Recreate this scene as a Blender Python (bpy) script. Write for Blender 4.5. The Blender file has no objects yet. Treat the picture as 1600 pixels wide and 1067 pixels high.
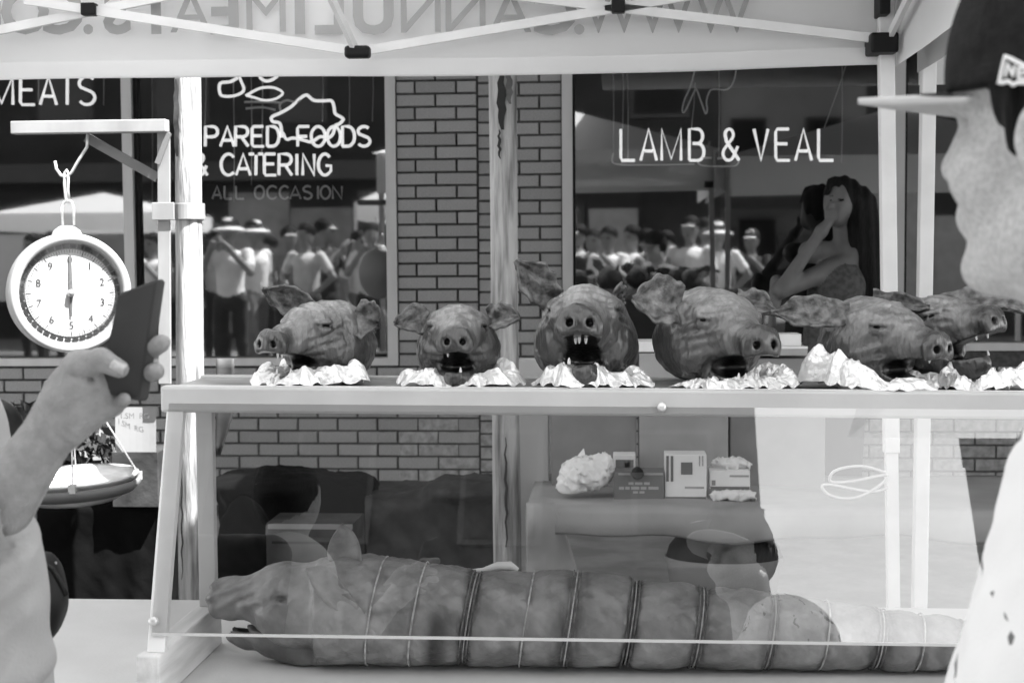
import bpy, bmesh, math, random
import numpy as np
from mathutils import Vector, Matrix

random.seed(7)
rng = np.random.default_rng(7)
SC = bpy.context.scene
COL = SC.collection

# ------------------------------------------------------------------ camera
EYE = Vector((0.0, 0.0, 1.48))
YAW, PITCH, ROLL = math.radians(4.25), math.radians(3.3), -0.007
cam_data = bpy.data.cameras.new("camera")
cam_data.sensor_width = 36.0
cam_data.lens = 50.0
cam_data.clip_start = 0.05
cam_data.clip_end = 500.0
cam_data.dof.use_dof = True
cam_data.dof.focus_distance = 2.95
cam_data.dof.aperture_fstop = 9.0
camera = bpy.data.objects.new("camera", cam_data)
COL.objects.link(camera)
RC = (Matrix.Rotation(YAW, 3, 'Z') @ Matrix.Rotation(math.pi / 2 - PITCH, 3, 'X') @ Matrix.Rotation(ROLL, 3, 'Z'))
camera.matrix_world = Matrix.Translation(EYE) @ RC.to_4x4()
SC.camera = camera

# ------------------------------------------------------------------ sky, sun, exposure (the photograph is black and white)
TO_SUN = Vector((0.45, -0.25, 0.85)).normalized()
world = bpy.data.worlds.new("World")
SC.world = world
world.use_nodes = True
wn = world.node_tree
wn.nodes.clear()
sky = wn.nodes.new('ShaderNodeTexSky')
sky.sky_type = 'NISHITA'
sky.sun_disc = False
sky.sun_elevation = math.asin(TO_SUN.z)
sky.sun_rotation = math.atan2(TO_SUN.x, TO_SUN.y)
bw = wn.nodes.new('ShaderNodeRGBToBW')
bg = wn.nodes.new('ShaderNodeBackground')
bg.inputs['Strength'].default_value = 0.15
wo = wn.nodes.new('ShaderNodeOutputWorld')
wn.links.new(sky.outputs[0], bw.inputs[0])
wn.links.new(bw.outputs[0], bg.inputs[0])
wn.links.new(bg.outputs[0], wo.inputs[0])

sun_data = bpy.data.lights.new("sun", 'SUN')
sun_data.energy = 5.0
sun_data.angle = math.radians(0.5)
sun = bpy.data.objects.new("sun", sun_data)
COL.objects.link(sun)
sun.rotation_euler = (-TO_SUN).to_track_quat('-Z', 'Y').to_euler()

SC.view_settings.view_transform = 'Standard'
SC.view_settings.look = 'None'
SC.view_settings.gamma = 1.0
SC.view_settings.use_curve_mapping = False
SC.view_settings.exposure = 2.3
SC.render.engine = 'CYCLES'
SC.cycles.max_bounces = 10
SC.cycles.transparent_max_bounces = 16
SC.cycles.diffuse_bounces = 5
SC.cycles.caustics_reflective = False
SC.cycles.caustics_refractive = False
SC.cycles.sample_clamp_indirect = 4.0
SC.cycles.use_denoising = True
SC.cycles.denoising_prefilter = 'ACCURATE'

# ------------------------------------------------------------------ helpers: survey of the place (pixel of the photo + depth -> point)
FPX = 50.0 / 36.0 * 1600.0
def ray(x, y):
    return RC @ Vector(((x - 800.0) / FPX, -(y - 533.5) / FPX, -1.0))
def at(x, y, Y):
    d = ray(x, y)
    return EYE + d * (Y / d.y)
def atz(x, y, Z):
    d = ray(x, y)
    return EYE + d * ((Z - EYE.z) / d.z)
def ppm(Y):
    return FPX / Y

# ------------------------------------------------------------------ helpers: materials (grey, procedural)
MATS = {}
def mat(name, col, rough=0.6, metal=0.0, var=0.0, scale=8.0, bump=0.0, bscale=60.0, spec=0.4, stretch=None, rand=0.0,
        attr=None, coat=0.0, detail=4.0, lo=0.35, hi=0.65, col2=None):
    if name in MATS:
        return MATS[name]
    m = bpy.data.materials.new(name)
    m.use_nodes = True
    nt = m.node_tree
    N, L = nt.nodes, nt.links
    b = N['Principled BSDF']
    b.inputs['Roughness'].default_value = rough
    b.inputs['Metallic'].default_value = metal
    b.inputs['Specular IOR Level'].default_value = spec
    b.inputs['Coat Weight'].default_value = coat
    b.inputs['Coat Roughness'].default_value = 0.2
    b.inputs['Base Color'].default_value = (col, col, col, 1)
    tc = N.new('ShaderNodeTexCoord')
    src = tc.outputs['Object']
    if stretch:
        mp = N.new('ShaderNodeMapping')
        mp.inputs['Scale'].default_value = stretch
        L.new(src, mp.inputs[0]); src = mp.outputs[0]
    val = None
    if var > 0 or col2 is not None:
        nz = N.new('ShaderNodeTexNoise')
        nz.inputs['Scale'].default_value = scale
        nz.inputs['Detail'].default_value = detail
        L.new(src, nz.inputs['Vector'])
        mr = N.new('ShaderNodeMapRange')
        mr.inputs['From Min'].default_value = lo
        mr.inputs['From Max'].default_value = hi
        mr.inputs['To Min'].default_value = col * (1 - var) if col2 is None else col
        mr.inputs['To Max'].default_value = col * (1 + var) if col2 is None else col2
        L.new(nz.outputs['Fac'], mr.inputs['Value'])
        val = mr.outputs[0]
    if attr:
        at_ = N.new('ShaderNodeAttribute'); at_.attribute_name = attr
        mu = N.new('ShaderNodeMath'); mu.operation = 'MULTIPLY'
        L.new(at_.outputs['Fac'], mu.inputs[0])
        if val is not None:
            L.new(val, mu.inputs[1])
        else:
            mu.inputs[1].default_value = col
        val = mu.outputs[0]
    if rand > 0:
        oi = N.new('ShaderNodeObjectInfo')
        mr2 = N.new('ShaderNodeMapRange')
        mr2.inputs['To Min'].default_value = 1 - rand
        mr2.inputs['To Max'].default_value = 1 + rand
        L.new(oi.outputs['Random'], mr2.inputs['Value'])
        mu = N.new('ShaderNodeMath'); mu.operation = 'MULTIPLY'
        L.new(mr2.outputs[0], mu.inputs[0])
        if val is not None:
            L.new(val, mu.inputs[1])
        else:
            mu.inputs[1].default_value = col
        val = mu.outputs[0]
    if val is not None:
        L.new(val, b.inputs['Base Color'])
    if bump > 0:
        n2 = N.new('ShaderNodeTexNoise')
        n2.inputs['Scale'].default_value = bscale
        n2.inputs['Detail'].default_value = 5.0
        L.new(src, n2.inputs['Vector'])
        bp = N.new('ShaderNodeBump')
        bp.inputs['Strength'].default_value = bump
        bp.inputs['Distance'].default_value = 0.01
        L.new(n2.outputs['Fac'], bp.inputs['Height'])
        L.new(bp.outputs[0], b.inputs['Normal'])
    MATS[name] = m
    return m

def mat_glass(name, tint, ior, rough=0.0):
    m = bpy.data.materials.new(name); m.use_nodes = True
    nt = m.node_tree; N, L = nt.nodes, nt.links
    N.clear()
    out = N.new('ShaderNodeOutputMaterial')
    tr = N.new('ShaderNodeBsdfTransparent'); tr.inputs[0].default_value = (tint, tint, tint, 1)
    gl = N.new('ShaderNodeBsdfGlossy'); gl.inputs['Roughness'].default_value = rough
    gl.inputs['Color'].default_value = (1, 1, 1, 1)
    fr = N.new('ShaderNodeFresnel')
    ge = N.new('ShaderNodeNewGeometry')          # thin sheet: the same reflectance from both sides
    mr = N.new('ShaderNodeMapRange')
    mr.inputs['To Min'].default_value = ior; mr.inputs['To Max'].default_value = 1.0 / ior
    L.new(ge.outputs['Backfacing'], mr.inputs['Value']); L.new(mr.outputs[0], fr.inputs['IOR'])
    mx = N.new('ShaderNodeMixShader')
    L.new(fr.outputs[0], mx.inputs[0]); L.new(tr.outputs[0], mx.inputs[1]); L.new(gl.outputs[0], mx.inputs[2])
    L.new(mx.outputs[0], out.inputs[0])
    MATS[name] = m
    return m

def mat_fabric(name, col, trans, var=0.04):
    m = bpy.data.materials.new(name); m.use_nodes = True
    nt = m.node_tree; N, L = nt.nodes, nt.links
    N.clear()
    out = N.new('ShaderNodeOutputMaterial')
    tc = N.new('ShaderNodeTexCoord')
    nz = N.new('ShaderNodeTexNoise'); nz.inputs['Scale'].default_value = 5.0; nz.inputs['Detail'].default_value = 5
    L.new(tc.outputs['Object'], nz.inputs['Vector'])
    mr = N.new('ShaderNodeMapRange')
    mr.inputs['To Min'].default_value = col * (1 - var); mr.inputs['To Max'].default_value = col * (1 + var)
    L.new(nz.outputs['Fac'], mr.inputs['Value'])
    di = N.new('ShaderNodeBsdfDiffuse'); tl = N.new('ShaderNodeBsdfTranslucent')
    L.new(mr.outputs[0], di.inputs[0]); L.new(mr.outputs[0], tl.inputs[0])
    mx = N.new('ShaderNodeMixShader'); mx.inputs[0].default_value = trans
    L.new(di.outputs[0], mx.inputs[1]); L.new(tl.outputs[0], mx.inputs[2])
    L.new(mx.outputs[0], out.inputs[0])
    MATS[name] = m
    return m

def mat_emit(name, strength, col=0.8):
    m = mat(name, col, rough=0.3)
    b = m.node_tree.nodes['Principled BSDF']
    b.inputs['Emission Color'].default_value = (1, 1, 1, 1)
    b.inputs['Emission Strength'].default_value = strength
    return m

# ------------------------------------------------------------------ helpers: objects
ORG = {}
def origin(o):
    return ORG.get(o.name, Vector((0, 0, 0))) if o is not None else Vector((0, 0, 0))
def tag(o, label=None, cat=None, group=None, kind=None):
    if label: o['label'] = label
    if cat: o['category'] = cat
    if group: o['group'] = group
    if kind: o['kind'] = kind
    return o
def thing(name, label, cat, loc=(0, 0, 0), group=None):
    o = bpy.data.objects.new(name, None)
    o.empty_display_size = 0.1
    o.location = loc
    COL.objects.link(o)
    ORG[o.name] = Vector(loc)
    return tag(o, label, cat, group)
def link(name, me, m=None, parent=None, smooth=False):
    if m is not None:
        me.materials.clear(); me.materials.append(m)
    o = bpy.data.objects.new(name, me)
    COL.objects.link(o)
    if parent is not None:
        o.parent = parent
    ORG[o.name] = origin(parent)
    if smooth:
        me.polygons.foreach_set('use_smooth', [True] * len(me.polygons))
    return o
def pymesh(name, v, f, off=Vector((0, 0, 0))):
    me = bpy.data.meshes.new(name)
    o = tuple(off)
    me.from_pydata([(p[0] - o[0], p[1] - o[1], p[2] - o[2]) for p in v], [], [tuple(q) for q in f])
    me.update()
    return me

class MB:
    """collects shapes in world coordinates into one mesh"""
    def __init__(s):
        s.v = []; s.f = []
    def add(s, v, f):
        n = len(s.v)
        s.v += [tuple(p) for p in v]
        s.f += [tuple(i + n for i in q) for q in f]
        return s
    def box(s, lo, hi):
        x0, y0, z0 = lo; x1, y1, z1 = hi
        v = [(x0, y0, z0), (x1, y0, z0), (x1, y1, z0), (x0, y1, z0), (x0, y0, z1), (x1, y0, z1), (x1, y1, z1), (x0, y1, z1)]
        return s.add(v, [(0, 3, 2, 1), (4, 5, 6, 7), (0, 1, 5, 4), (1, 2, 6, 5), (2, 3, 7, 6), (3, 0, 4, 7)])
    def hexa(s, a, b):
        """a: 4 bottom points, b: 4 top points (same order)"""
        return s.add(list(a) + list(b), [(0, 3, 2, 1), (4, 5, 6, 7), (0, 1, 5, 4), (1, 2, 6, 5), (2, 3, 7, 6), (3, 0, 4, 7)])
    def bar(s, a, b, w, h, up=(0, 0, 1)):
        a = Vector(a); b = Vector(b); d = (b - a).normalized(); up = Vector(up)
        x = d.cross(up)
        if x.length < 1e-4: x = d.cross(Vector((0, 1, 0)))
        x.normalize(); y = x.cross(d)
        q = [x * (sx * w / 2) + y * (sy * h / 2) for sx, sy in ((-1, -1), (1, -1), (1, 1), (-1, 1))]
        return s.hexa([a + k for k in q], [b + k for k in q])
    def tube(s, pts, r, n=8, closed=False):
        pts = [Vector(p) for p in pts]
        m = len(pts)
        rr = r if isinstance(r, (list, tuple)) else [r] * m
        base = len(s.v)
        up = Vector((0.13, 0.21, 0.97))
        prev = None
        for i, p in enumerate(pts):
            a = pts[(i - 1) % m] if (closed or i > 0) else pts[i]
            b = pts[(i + 1) % m] if (closed or i < m - 1) else pts[i]
            d = (b - a)
            d = d.normalized() if d.length > 1e-9 else Vector((0, 0, 1))
            if prev is None:
                x = d.cross(up)
                if x.length < 1e-3: x = d.cross(Vector((1, 0, 0)))
            else:
                x = prev - d * prev.dot(d)
            x.normalize(); prev = x
            y = d.cross(x)
            for k in range(n):
                t = 2 * math.pi * k / n
                s.v.append(tuple(p + (x * math.cos(t) + y * math.sin(t)) * rr[i]))
        rings = m if closed else m - 1
        for i in range(rings):
            for k in range(n):
                a = base + i * n + k; b = base + i * n + (k + 1) % n
                c = base + ((i + 1) % m) * n + (k + 1) % n; d = base + ((i + 1) % m) * n + k
                s.f.append((a, b, c, d))
        if not closed:
            s.f.append(tuple(base + k for k in range(n))[::-1])
            s.f.append(tuple(base + (m - 1) * n + k for k in range(n)))
        return s
    def lathe(s, prof, c, axis=(0, 0, 1), n=40, xdir=None):
        """prof: (radius, height) pairs along the axis from c"""
        ax = Vector(axis).normalized()
        x = Vector(xdir) if xdir is not None else ax.orthogonal()
        x.normalize(); y = ax.cross(x); c = Vector(c)
        base = len(s.v)
        for r, h in prof:
            for k in range(n):
                t = 2 * math.pi * k / n
                s.v.append(tuple(c + ax * h + (x * math.cos(t) + y * math.sin(t)) * max(r, 1e-5)))
        for i in range(len(prof) - 1):
            for k in range(n):
                s.f.append((base + i * n + k, base + i * n + (k + 1) % n, base + (i + 1) * n + (k + 1) % n, base + (i + 1) * n + k))
        return s
    def poly(s, pts):
        return s.add(pts, [tuple(range(len(pts)))])
    def build(s, name, m, parent=None, smooth=False, bevel=0.0):
        me = pymesh(name, s.v, s.f, origin(parent))
        o = link(name, me, m, parent, smooth)
        if bevel:
            md = o.modifiers.new('bevel', 'BEVEL'); md.width = bevel; md.segments = 2; md.limit_method = 'ANGLE'
        return o

def text_mesh(txt, size, extrude=0.0, shear=0.0, bold=0.0):
    cu = bpy.data.curves.new('t', 'FONT')
    cu.body = txt; cu.size = size; cu.extrude = extrude; cu.align_x = 'CENTER'; cu.align_y = 'CENTER'; cu.shear = shear
    cu.resolution_u = 3
    cu.offset = bold
    ob = bpy.data.objects.new('t', cu)
    COL.objects.link(ob)
    dg = bpy.context.evaluated_depsgraph_get()
    me = bpy.data.meshes.new_from_object(ob.evaluated_get(dg))
    bpy.data.objects.remove(ob); bpy.data.curves.remove(cu)
    return me
def place_text(name, txt, size, pos, m, parent, xdir=(1, 0, 0), ydir=(0, 0, 1), extrude=0.0, sx=1.0, mirror=False, bold=0.0):
    me = text_mesh(txt, size, extrude, 0.0, bold)
    X = Vector(xdir).normalized(); Y = Vector(ydir).normalized(); Z = X.cross(Y)
    if mirror: X = -X
    off = Vector(pos) - origin(parent)
    for v in me.vertices:
        c = v.co.copy()
        v.co = off + X * c.x * sx + Y * c.y + Z * c.z
    return link(name, me, m, parent)

# ------------------------------------------------------------------ helpers: organic shapes as distance fields
def wob(P, f, seed=0.0):
    x, y, z = P[:, 0] * f, P[:, 1] * f, P[:, 2] * f
    return (np.sin(x + 1.7 * y + seed) * np.sin(1.3 * y - 0.8 * z + 2.1 * seed) + 0.6 * np.sin(2.1 * z + 1.1 * x - seed * 1.3) * np.sin(1.9 * x - 1.4 * y + seed)
            + 0.4 * np.sin(3.7 * y + 2.9 * z + seed * 0.7) * np.sin(3.3 * x + 0.5 * z)) / 2.0
def A3(p):
    return np.array([p[0], p[1], p[2]], float)
def rc(P, a, b, r1, r2):
    a = A3(a); b = A3(b); ab = b - a
    t = np.clip(((P - a) @ ab) / max(ab @ ab, 1e-12), 0, 1)
    return np.linalg.norm(P - a - t[:, None] * ab, axis=1) - (r1 + (r2 - r1) * t)
def ell(P, c, r, R=None):
    q = P - A3(c)
    if R is not None: q = q @ R
    r = np.array(r, float)
    k0 = np.linalg.norm(q / r, axis=1); k1 = np.linalg.norm(q / (r * r), axis=1)
    return k0 * (k0 - 1.0) / np.maximum(k1, 1e-9)
def rbox(P, c, h, r=0.01, R=None):
    q = P - A3(c)
    if R is not None: q = q @ R
    d = np.abs(q) - (np.array(h, float) - r)
    return np.linalg.norm(np.maximum(d, 0), axis=1) + np.minimum(d.max(axis=1), 0) - r
def smin(a, b, k):
    h = np.clip(0.5 + 0.5 * (b - a) / k, 0, 1)
    return b * (1 - h) + a * h - k * h * (1 - h)
def ssub(a, b, k):
    """a without b"""
    return -smin(-a, b, k)
def rotm(ax, deg):
    return np.array(Matrix.Rotation(math.radians(deg), 3, ax))

def nets(F, lo, hi, step):
    lo = np.array(lo, float); hi = np.array(hi, float)
    n = np.ceil((hi - lo) / step).astype(int) + 1
    g = np.stack(np.meshgrid(*[np.arange(k) for k in n], indexing='ij'), -1).reshape(-1, 3) * step + lo
    V = F(g).reshape(n)
    S = V < 0
    cnt = np.zeros(n - 1, int)
    for i in (0, 1):
        for j in (0, 1):
            for k in (0, 1):
                cnt += S[i:n[0] - 1 + i, j:n[1] - 1 + j, k:n[2] - 1 + k]
    mix = (cnt > 0) & (cnt < 8)
    cells = np.argwhere(mix)
    idx = -np.ones(mix.shape, int); idx[mix] = np.arange(len(cells))
    acc = np.zeros((len(cells), 3)); c = np.zeros(len(cells))
    cor = [(i, j, k) for i in (0, 1) for j in (0, 1) for k in (0, 1)]
    for a in cor:
        for ax in range(3):
            if a[ax] == 1: continue
            b = list(a); b[ax] = 1
            pa = cells + np.array(a); pb = cells + np.array(b)
            va = V[pa[:, 0], pa[:, 1], pa[:, 2]]; vb = V[pb[:, 0], pb[:, 1], pb[:, 2]]
            cr = (va < 0) != (vb < 0)
            t = np.where(cr, va / np.where(cr, va - vb, 1), 0)
            pos = np.tile(np.array(a, float), (len(cells), 1)); pos[:, ax] += t
            acc += pos * cr[:, None]; c += cr
    verts = lo + step * (cells + acc / np.maximum(c, 1)[:, None])
    # pull onto the surface
    for _ in range(2):
        d = F(verts); e = step * 0.3
        gr = np.stack([F(verts + np.eye(3)[i] * e) - F(verts - np.eye(3)[i] * e) for i in range(3)], 1) / (2 * e)
        verts = verts - np.clip(d, -step, step)[:, None] * gr / np.maximum((gr * gr).sum(1), 0.3)[:, None]
    faces = []
    for ax in range(3):
        o1, o2 = (ax + 1) % 3, (ax + 2) % 3
        sl0 = [slice(None)] * 3; sl1 = [slice(None)] * 3
        sl0[ax] = slice(0, n[ax] - 1); sl1[ax] = slice(1, n[ax])
        ch = S[tuple(sl0)] != S[tuple(sl1)]
        e = np.argwhere(ch)
        e = e[(e[:, o1] > 0) & (e[:, o1] < n[o1] - 1) & (e[:, o2] > 0) & (e[:, o2] < n[o2] - 1)]
        if not len(e): continue
        q = []
        for d1, d2 in ((-1, -1), (0, -1), (0, 0), (-1, 0)):
            k = e.copy(); k[:, o1] += d1; k[:, o2] += d2
            q.append(idx[k[:, 0], k[:, 1], k[:, 2]])
        q = np.stack(q, 1)
        ins = S[e[:, 0], e[:, 1], e[:, 2]]
        q[~ins] = q[~ins][:, ::-1]
        faces.append(q)
    return verts, np.concatenate(faces)

def sdf_obj(name, F, lo, hi, step, m, parent=None, tone=None, off=None, label=None, mats=None):
    v, f = nets(F, lo, hi, step)
    o_ = origin(parent) if off is None else Vector(off)
    me = bpy.data.meshes.new(name)
    vv = v - np.array(o_)
    me.vertices.add(len(vv)); me.vertices.foreach_set('co', vv.ravel())
    me.loops.add(len(f) * 4); me.loops.foreach_set('vertex_index', f.ravel())
    me.polygons.add(len(f)); me.polygons.foreach_set('loop_start', np.arange(0, len(f) * 4, 4))
    me.polygons.foreach_set('use_smooth', np.ones(len(f), bool))
    me.update(); me.validate()
    if tone is not None:
        at_ = me.attributes.new('tone', 'FLOAT', 'POINT')
        at_.data.foreach_set('value', np.asarray(tone(v), np.float32))
    if mats:
        for mm in mats: me.materials.append(mm)
        lab = label(v)
        fl = lab[f]
        fl = np.sort(fl, axis=1)[:, 1]
        me.polygons.foreach_set('material_index', fl.astype(np.int32))
        m = None
    o = link(name, me, m, parent)
    return o

def sheet(mb, fn, nu, nv, thick=0.0):
    """parametric sheet fn(u,v)->point, optional thickness along normals"""
    P = [[Vector(fn(i / nu, j / nv)) for j in range(nv + 1)] for i in range(nu + 1)]
    base = len(mb.v)
    def idx(i, j): return base + i * (nv + 1) + j
    for r in P: mb.v += [tuple(p) for p in r]
    for i in range(nu):
        for j in range(nv):
            mb.f.append((idx(i, j), idx(i + 1, j), idx(i + 1, j + 1), idx(i, j + 1)))
    if thick:
        b2 = len(mb.v)
        for i in range(nu + 1):
            for j in range(nv + 1):
                du = P[min(i + 1, nu)][j] - P[max(i - 1, 0)][j]; dv = P[i][min(j + 1, nv)] - P[i][max(j - 1, 0)]
                nrm = du.cross(dv)
                nrm = nrm.normalized() if nrm.length > 1e-9 else Vector((0, 0, 1))
                mb.v.append(tuple(P[i][j] + nrm * thick))
        def id2(i, j): return b2 + i * (nv + 1) + j
        for i in range(nu):
            for j in range(nv):
                mb.f.append((id2(i, j), id2(i, j + 1), id2(i + 1, j + 1), id2(i + 1, j)))
        for i in range(nu):
            mb.f.append((idx(i + 1, 0), idx(i, 0), id2(i, 0), id2(i + 1, 0)))
            mb.f.append((idx(i, nv), idx(i + 1, nv), id2(i + 1, nv), id2(i, nv)))
        for j in range(nv):
            mb.f.append((idx(0, j), idx(0, j + 1), id2(0, j + 1), id2(0, j)))
            mb.f.append((idx(nu, j + 1), idx(nu, j), id2(nu, j), id2(nu, j + 1)))
    return mb

# ------------------------------------------------------------------ materials
M_asphalt = mat('asphalt', 0.14, 0.9, var=0.3, scale=30, bump=0.4, bscale=200)
M_paving = mat('paving', 0.34, 0.85, var=0.2, scale=6, bump=0.2)
M_brick = mat('brick', 0.335, 0.8, var=0.24, scale=28, bump=0.4, bscale=150, rand=0.10, detail=7)
M_soffit = mat('white_soffit', 0.62, 0.8, var=0.08, scale=2)
M_mortar = mat('mortar', 0.075, 0.95, var=0.3, scale=40)
M_alu = mat('window_aluminium', 0.52, 0.38, metal=0.15, var=0.06, scale=12, stretch=(1, 1, 0.2))
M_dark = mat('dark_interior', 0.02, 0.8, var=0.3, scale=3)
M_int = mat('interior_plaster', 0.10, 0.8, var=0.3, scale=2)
M_shopglass = mat_glass('shop_glass', 0.66, 2.75, 0.024)
M_plexi = mat_glass('clear_plastic', 0.93, 2.75)
M_neon = mat_emit('lit_neon', 0.26)
M_neon_dim = mat('unlit_neon', 0.7, 0.3)
M_wire = mat('wire', 0.3, 0.4)
M_tent = mat_fabric('tent_fabric', 0.92, 0.5)
M_roof = mat_fabric('tent_roof_fabric', 0.78, 0.24)
M_tent_shade = mat_fabric('tent_fabric_shaded', 0.42, 0.12)  # grey copy of the tent fabric, shade put into the colour
M_print = mat_fabric('printed_ink', 0.42, 0.35, 0.1)
M_truss = mat('white_powder_coat', 0.72, 0.4, var=0.05, scale=10)
M_black = mat('black_plastic', 0.007, 0.5, spec=0.2)
M_blackcloth = mat('black_cloth', 0.004, 0.95, var=0.4, scale=5, bump=0.3, bscale=20, spec=0.08)
M_bark = mat('weathered_post', 0.11, 0.75, scale=9, detail=9, col2=0.46, stretch=(4.0, 4.0, 0.4), bump=0.7, bscale=30, lo=0.32, hi=0.58)
M_steel = mat('brushed_steel', 0.62, 0.34, metal=0.5, var=0.12, scale=14, stretch=(1, 1, 6))
M_whitemetal = mat('painted_rail', 0.50, 0.36, metal=0.0, var=0.05, scale=9, bump=0.05)
M_table = mat('white_table_plastic', 0.58, 0.55, var=0.05, scale=5, bump=0.08, bscale=120)
M_pine = mat('pine_board', 0.62, 0.7, var=0.16, scale=5, stretch=(6, 0.7, 6), bump=0.15, bscale=50)
M_shelf = mat('shelf_laminate', 0.30, 0.35, var=0.25, scale=12)
M_dial = mat('dial_white', 0.70, 0.4)
M_ink = mat('dial_ink', 0.03, 0.6)
M_enamel = mat('white_enamel', 0.34, 0.3, var=0.04, scale=6)
M_foil = mat('aluminium_foil', 0.80, 0.22, metal=0.35, bump=0.8, bscale=45, spec=0.9)
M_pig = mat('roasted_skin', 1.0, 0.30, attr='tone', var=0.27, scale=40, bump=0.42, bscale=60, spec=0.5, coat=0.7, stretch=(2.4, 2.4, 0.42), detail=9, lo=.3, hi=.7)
M_pork = mat('raw_pork_roll', 1.0, 0.34, attr='tone', var=0.24, scale=20, bump=0.5, bscale=45, spec=0.5, coat=0.35, detail=7)
M_ear = mat('roasted_ear', 0.12, 0.4, var=0.6, scale=55, bump=0.5, bscale=90, coat=0.1, detail=6)
M_mouth = mat('charred_mouth', 0.006, 0.6)
M_tooth = mat('tooth', 0.75, 0.35)
M_string = mat('butcher_twine', 0.40, 0.8, var=0.3, scale=60)
M_cloth_grey = mat('grey_tablecloth', 0.33, 0.8, var=0.15, scale=4, bump=0.1, bscale=30)
M_card = mat('cardboard_grey', 0.24, 0.85, var=0.15, scale=5)
M_card2 = mat('cardboard_pale', 0.34, 0.85, var=0.12, scale=5)
M_cardd = mat('carton_dark', 0.15, 0.75, var=0.1, scale=6)
M_paper = mat('white_paper', 0.78, 0.75, var=0.05, scale=10, bump=0.1, bscale=40)
M_note = mat('buff_note_paper', 0.26, 0.8, var=0.06, scale=10)
M_legs = mat('white_leg_paint', 0.74, 0.4, var=0.05, scale=9)
M_whiteboard = mat('foam_board', 0.68, 0.6, var=0.04, scale=3)
M_skin = mat('skin', 0.235, 0.5, var=0.12, scale=60, bump=0.22, bscale=190, spec=0.35)
M_skinface = mat('skin_pale', 0.40, 0.5, var=0.14, scale=210, bump=0.3, bscale=260, spec=0.3)
M_skind = mat('skin_tan', 0.14, 0.55, var=0.08, scale=20)
M_hair = mat('black_hair', 0.010, 0.6, var=0.5, scale=60, stretch=(3, 3, 0.3), bump=0.5, bscale=120, spec=0.12)
M_shirt = mat('grey_cotton', 0.33, 0.9, var=0.05, scale=8, bump=0.12, bscale=220)
M_cap = mat('dark_wool_cap', 0.013, 0.9, var=0.3, scale=60, bump=0.3, bscale=300, spec=0.12)
M_brim = mat('sunlit_brim', 0.42, 0.8)  # paler than the crown: sun on the brim put into the colour
M_emblem = mat('emblem_thread', 0.75, 0.8)
M_phone = mat('phone_case', 0.028, 0.55, var=0.25, scale=10)
M_phone_dark = mat('phone_edge', 0.02, 0.4)
M_leaf = mat('leaf', 0.035, 0.5, var=0.5, scale=8)
M_leafp = mat('pale_petal', 0.12, 0.6, var=0.3, scale=8)
M_opp = mat('opposite_wall', 0.03, 0.9, var=0.25, scale=1.2)
M_oppl = mat('opposite_trim', 0.07, 0.8, var=0.15, scale=2)
M_farb = mat('far_wall', 0.30, 0.9, var=0.2, scale=0.5)
M_tarp0 = mat('dull_panel', 0.08, 0.7)
M_pane_dark = mat('dark_pane', 0.02, 0.15)
M_sw = [mat('cloth_white', 0.82, 0.85, var=0.06, scale=9), mat('cloth_pale', 0.55, 0.85, var=0.1, scale=9), mat('cloth_mid', 0.22, 0.85, var=0.15, scale=9),
        mat('cloth_dark', 0.04, 0.9, var=0.2, scale=9)]

# ================================================================== the setting
YF = 7.40          # brick face of the shop
YG = 7.46          # shop window glass
YN = 7.54          # neon behind the glass
YT = 3.90          # far side of the tent
YP = 4.50          # line of wooden posts
YS = 4.40          # hanging scale

# ground: street, kerb, pavement
g = MB(); g.box((-200, -200, -0.4), (200, 5.2, 0.0)); tag(g.build('street', M_asphalt), kind='structure')
g = MB(); g.box((-40, 5.2, -0.4), (40, 5.35, 0.13)); tag(g.build('kerb', M_paving, bevel=0.01), kind='structure')
g = MB(); g.box((-40, 5.35, -0.4), (40, 7.5, 0.12)); tag(g.build('pavement', M_paving), kind='structure')

# ---- the shop
shop = thing('brick_shop', 'brick butcher shop front with wide aluminium framed windows and neon signs', 'building', (0, YF, 0.12))
C = 0.0677
ZR = at(683, 126, YF).z
X = lambda px: at(px, 400, YF).x
MORT = 0.011
zs1 = at(400, 571, YF).z           # foot of the left window frame
zs2 = at(1000, 549, YF).z          # foot of the right window frame
xw1b, xw2a = X(620.5), X(879)
ZTOP = 2.95
# core: mortar-coloured wall, set back behind the brick faces
wm = MB()
yb0, yb1 = YF + 0.021, YF + 0.14
wm.box((-7, yb0, 0.12), (xw1b - 0.001, yb1, zs1))
wm.box((xw1b - 0.001, yb0, 0.12), (xw2a + 0.001, yb1, 4.6))
wm.box((xw2a + 0.001, yb0, 0.12), (8, yb1, zs2))
wm.box((-7, yb0, ZTOP), (xw1b - 0.001, yb1, 4.6))
wm.box((xw2a + 0.001, yb0, ZTOP), (8, yb1, 4.6))
wall = wm.build('wall', M_mortar, shop)
upper = MB(); upper.box((-7, YF + 0.004, 4.6), (8, YF + 0.14, 9.0)); upper.build('upper_wall', M_opp, shop)
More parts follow.
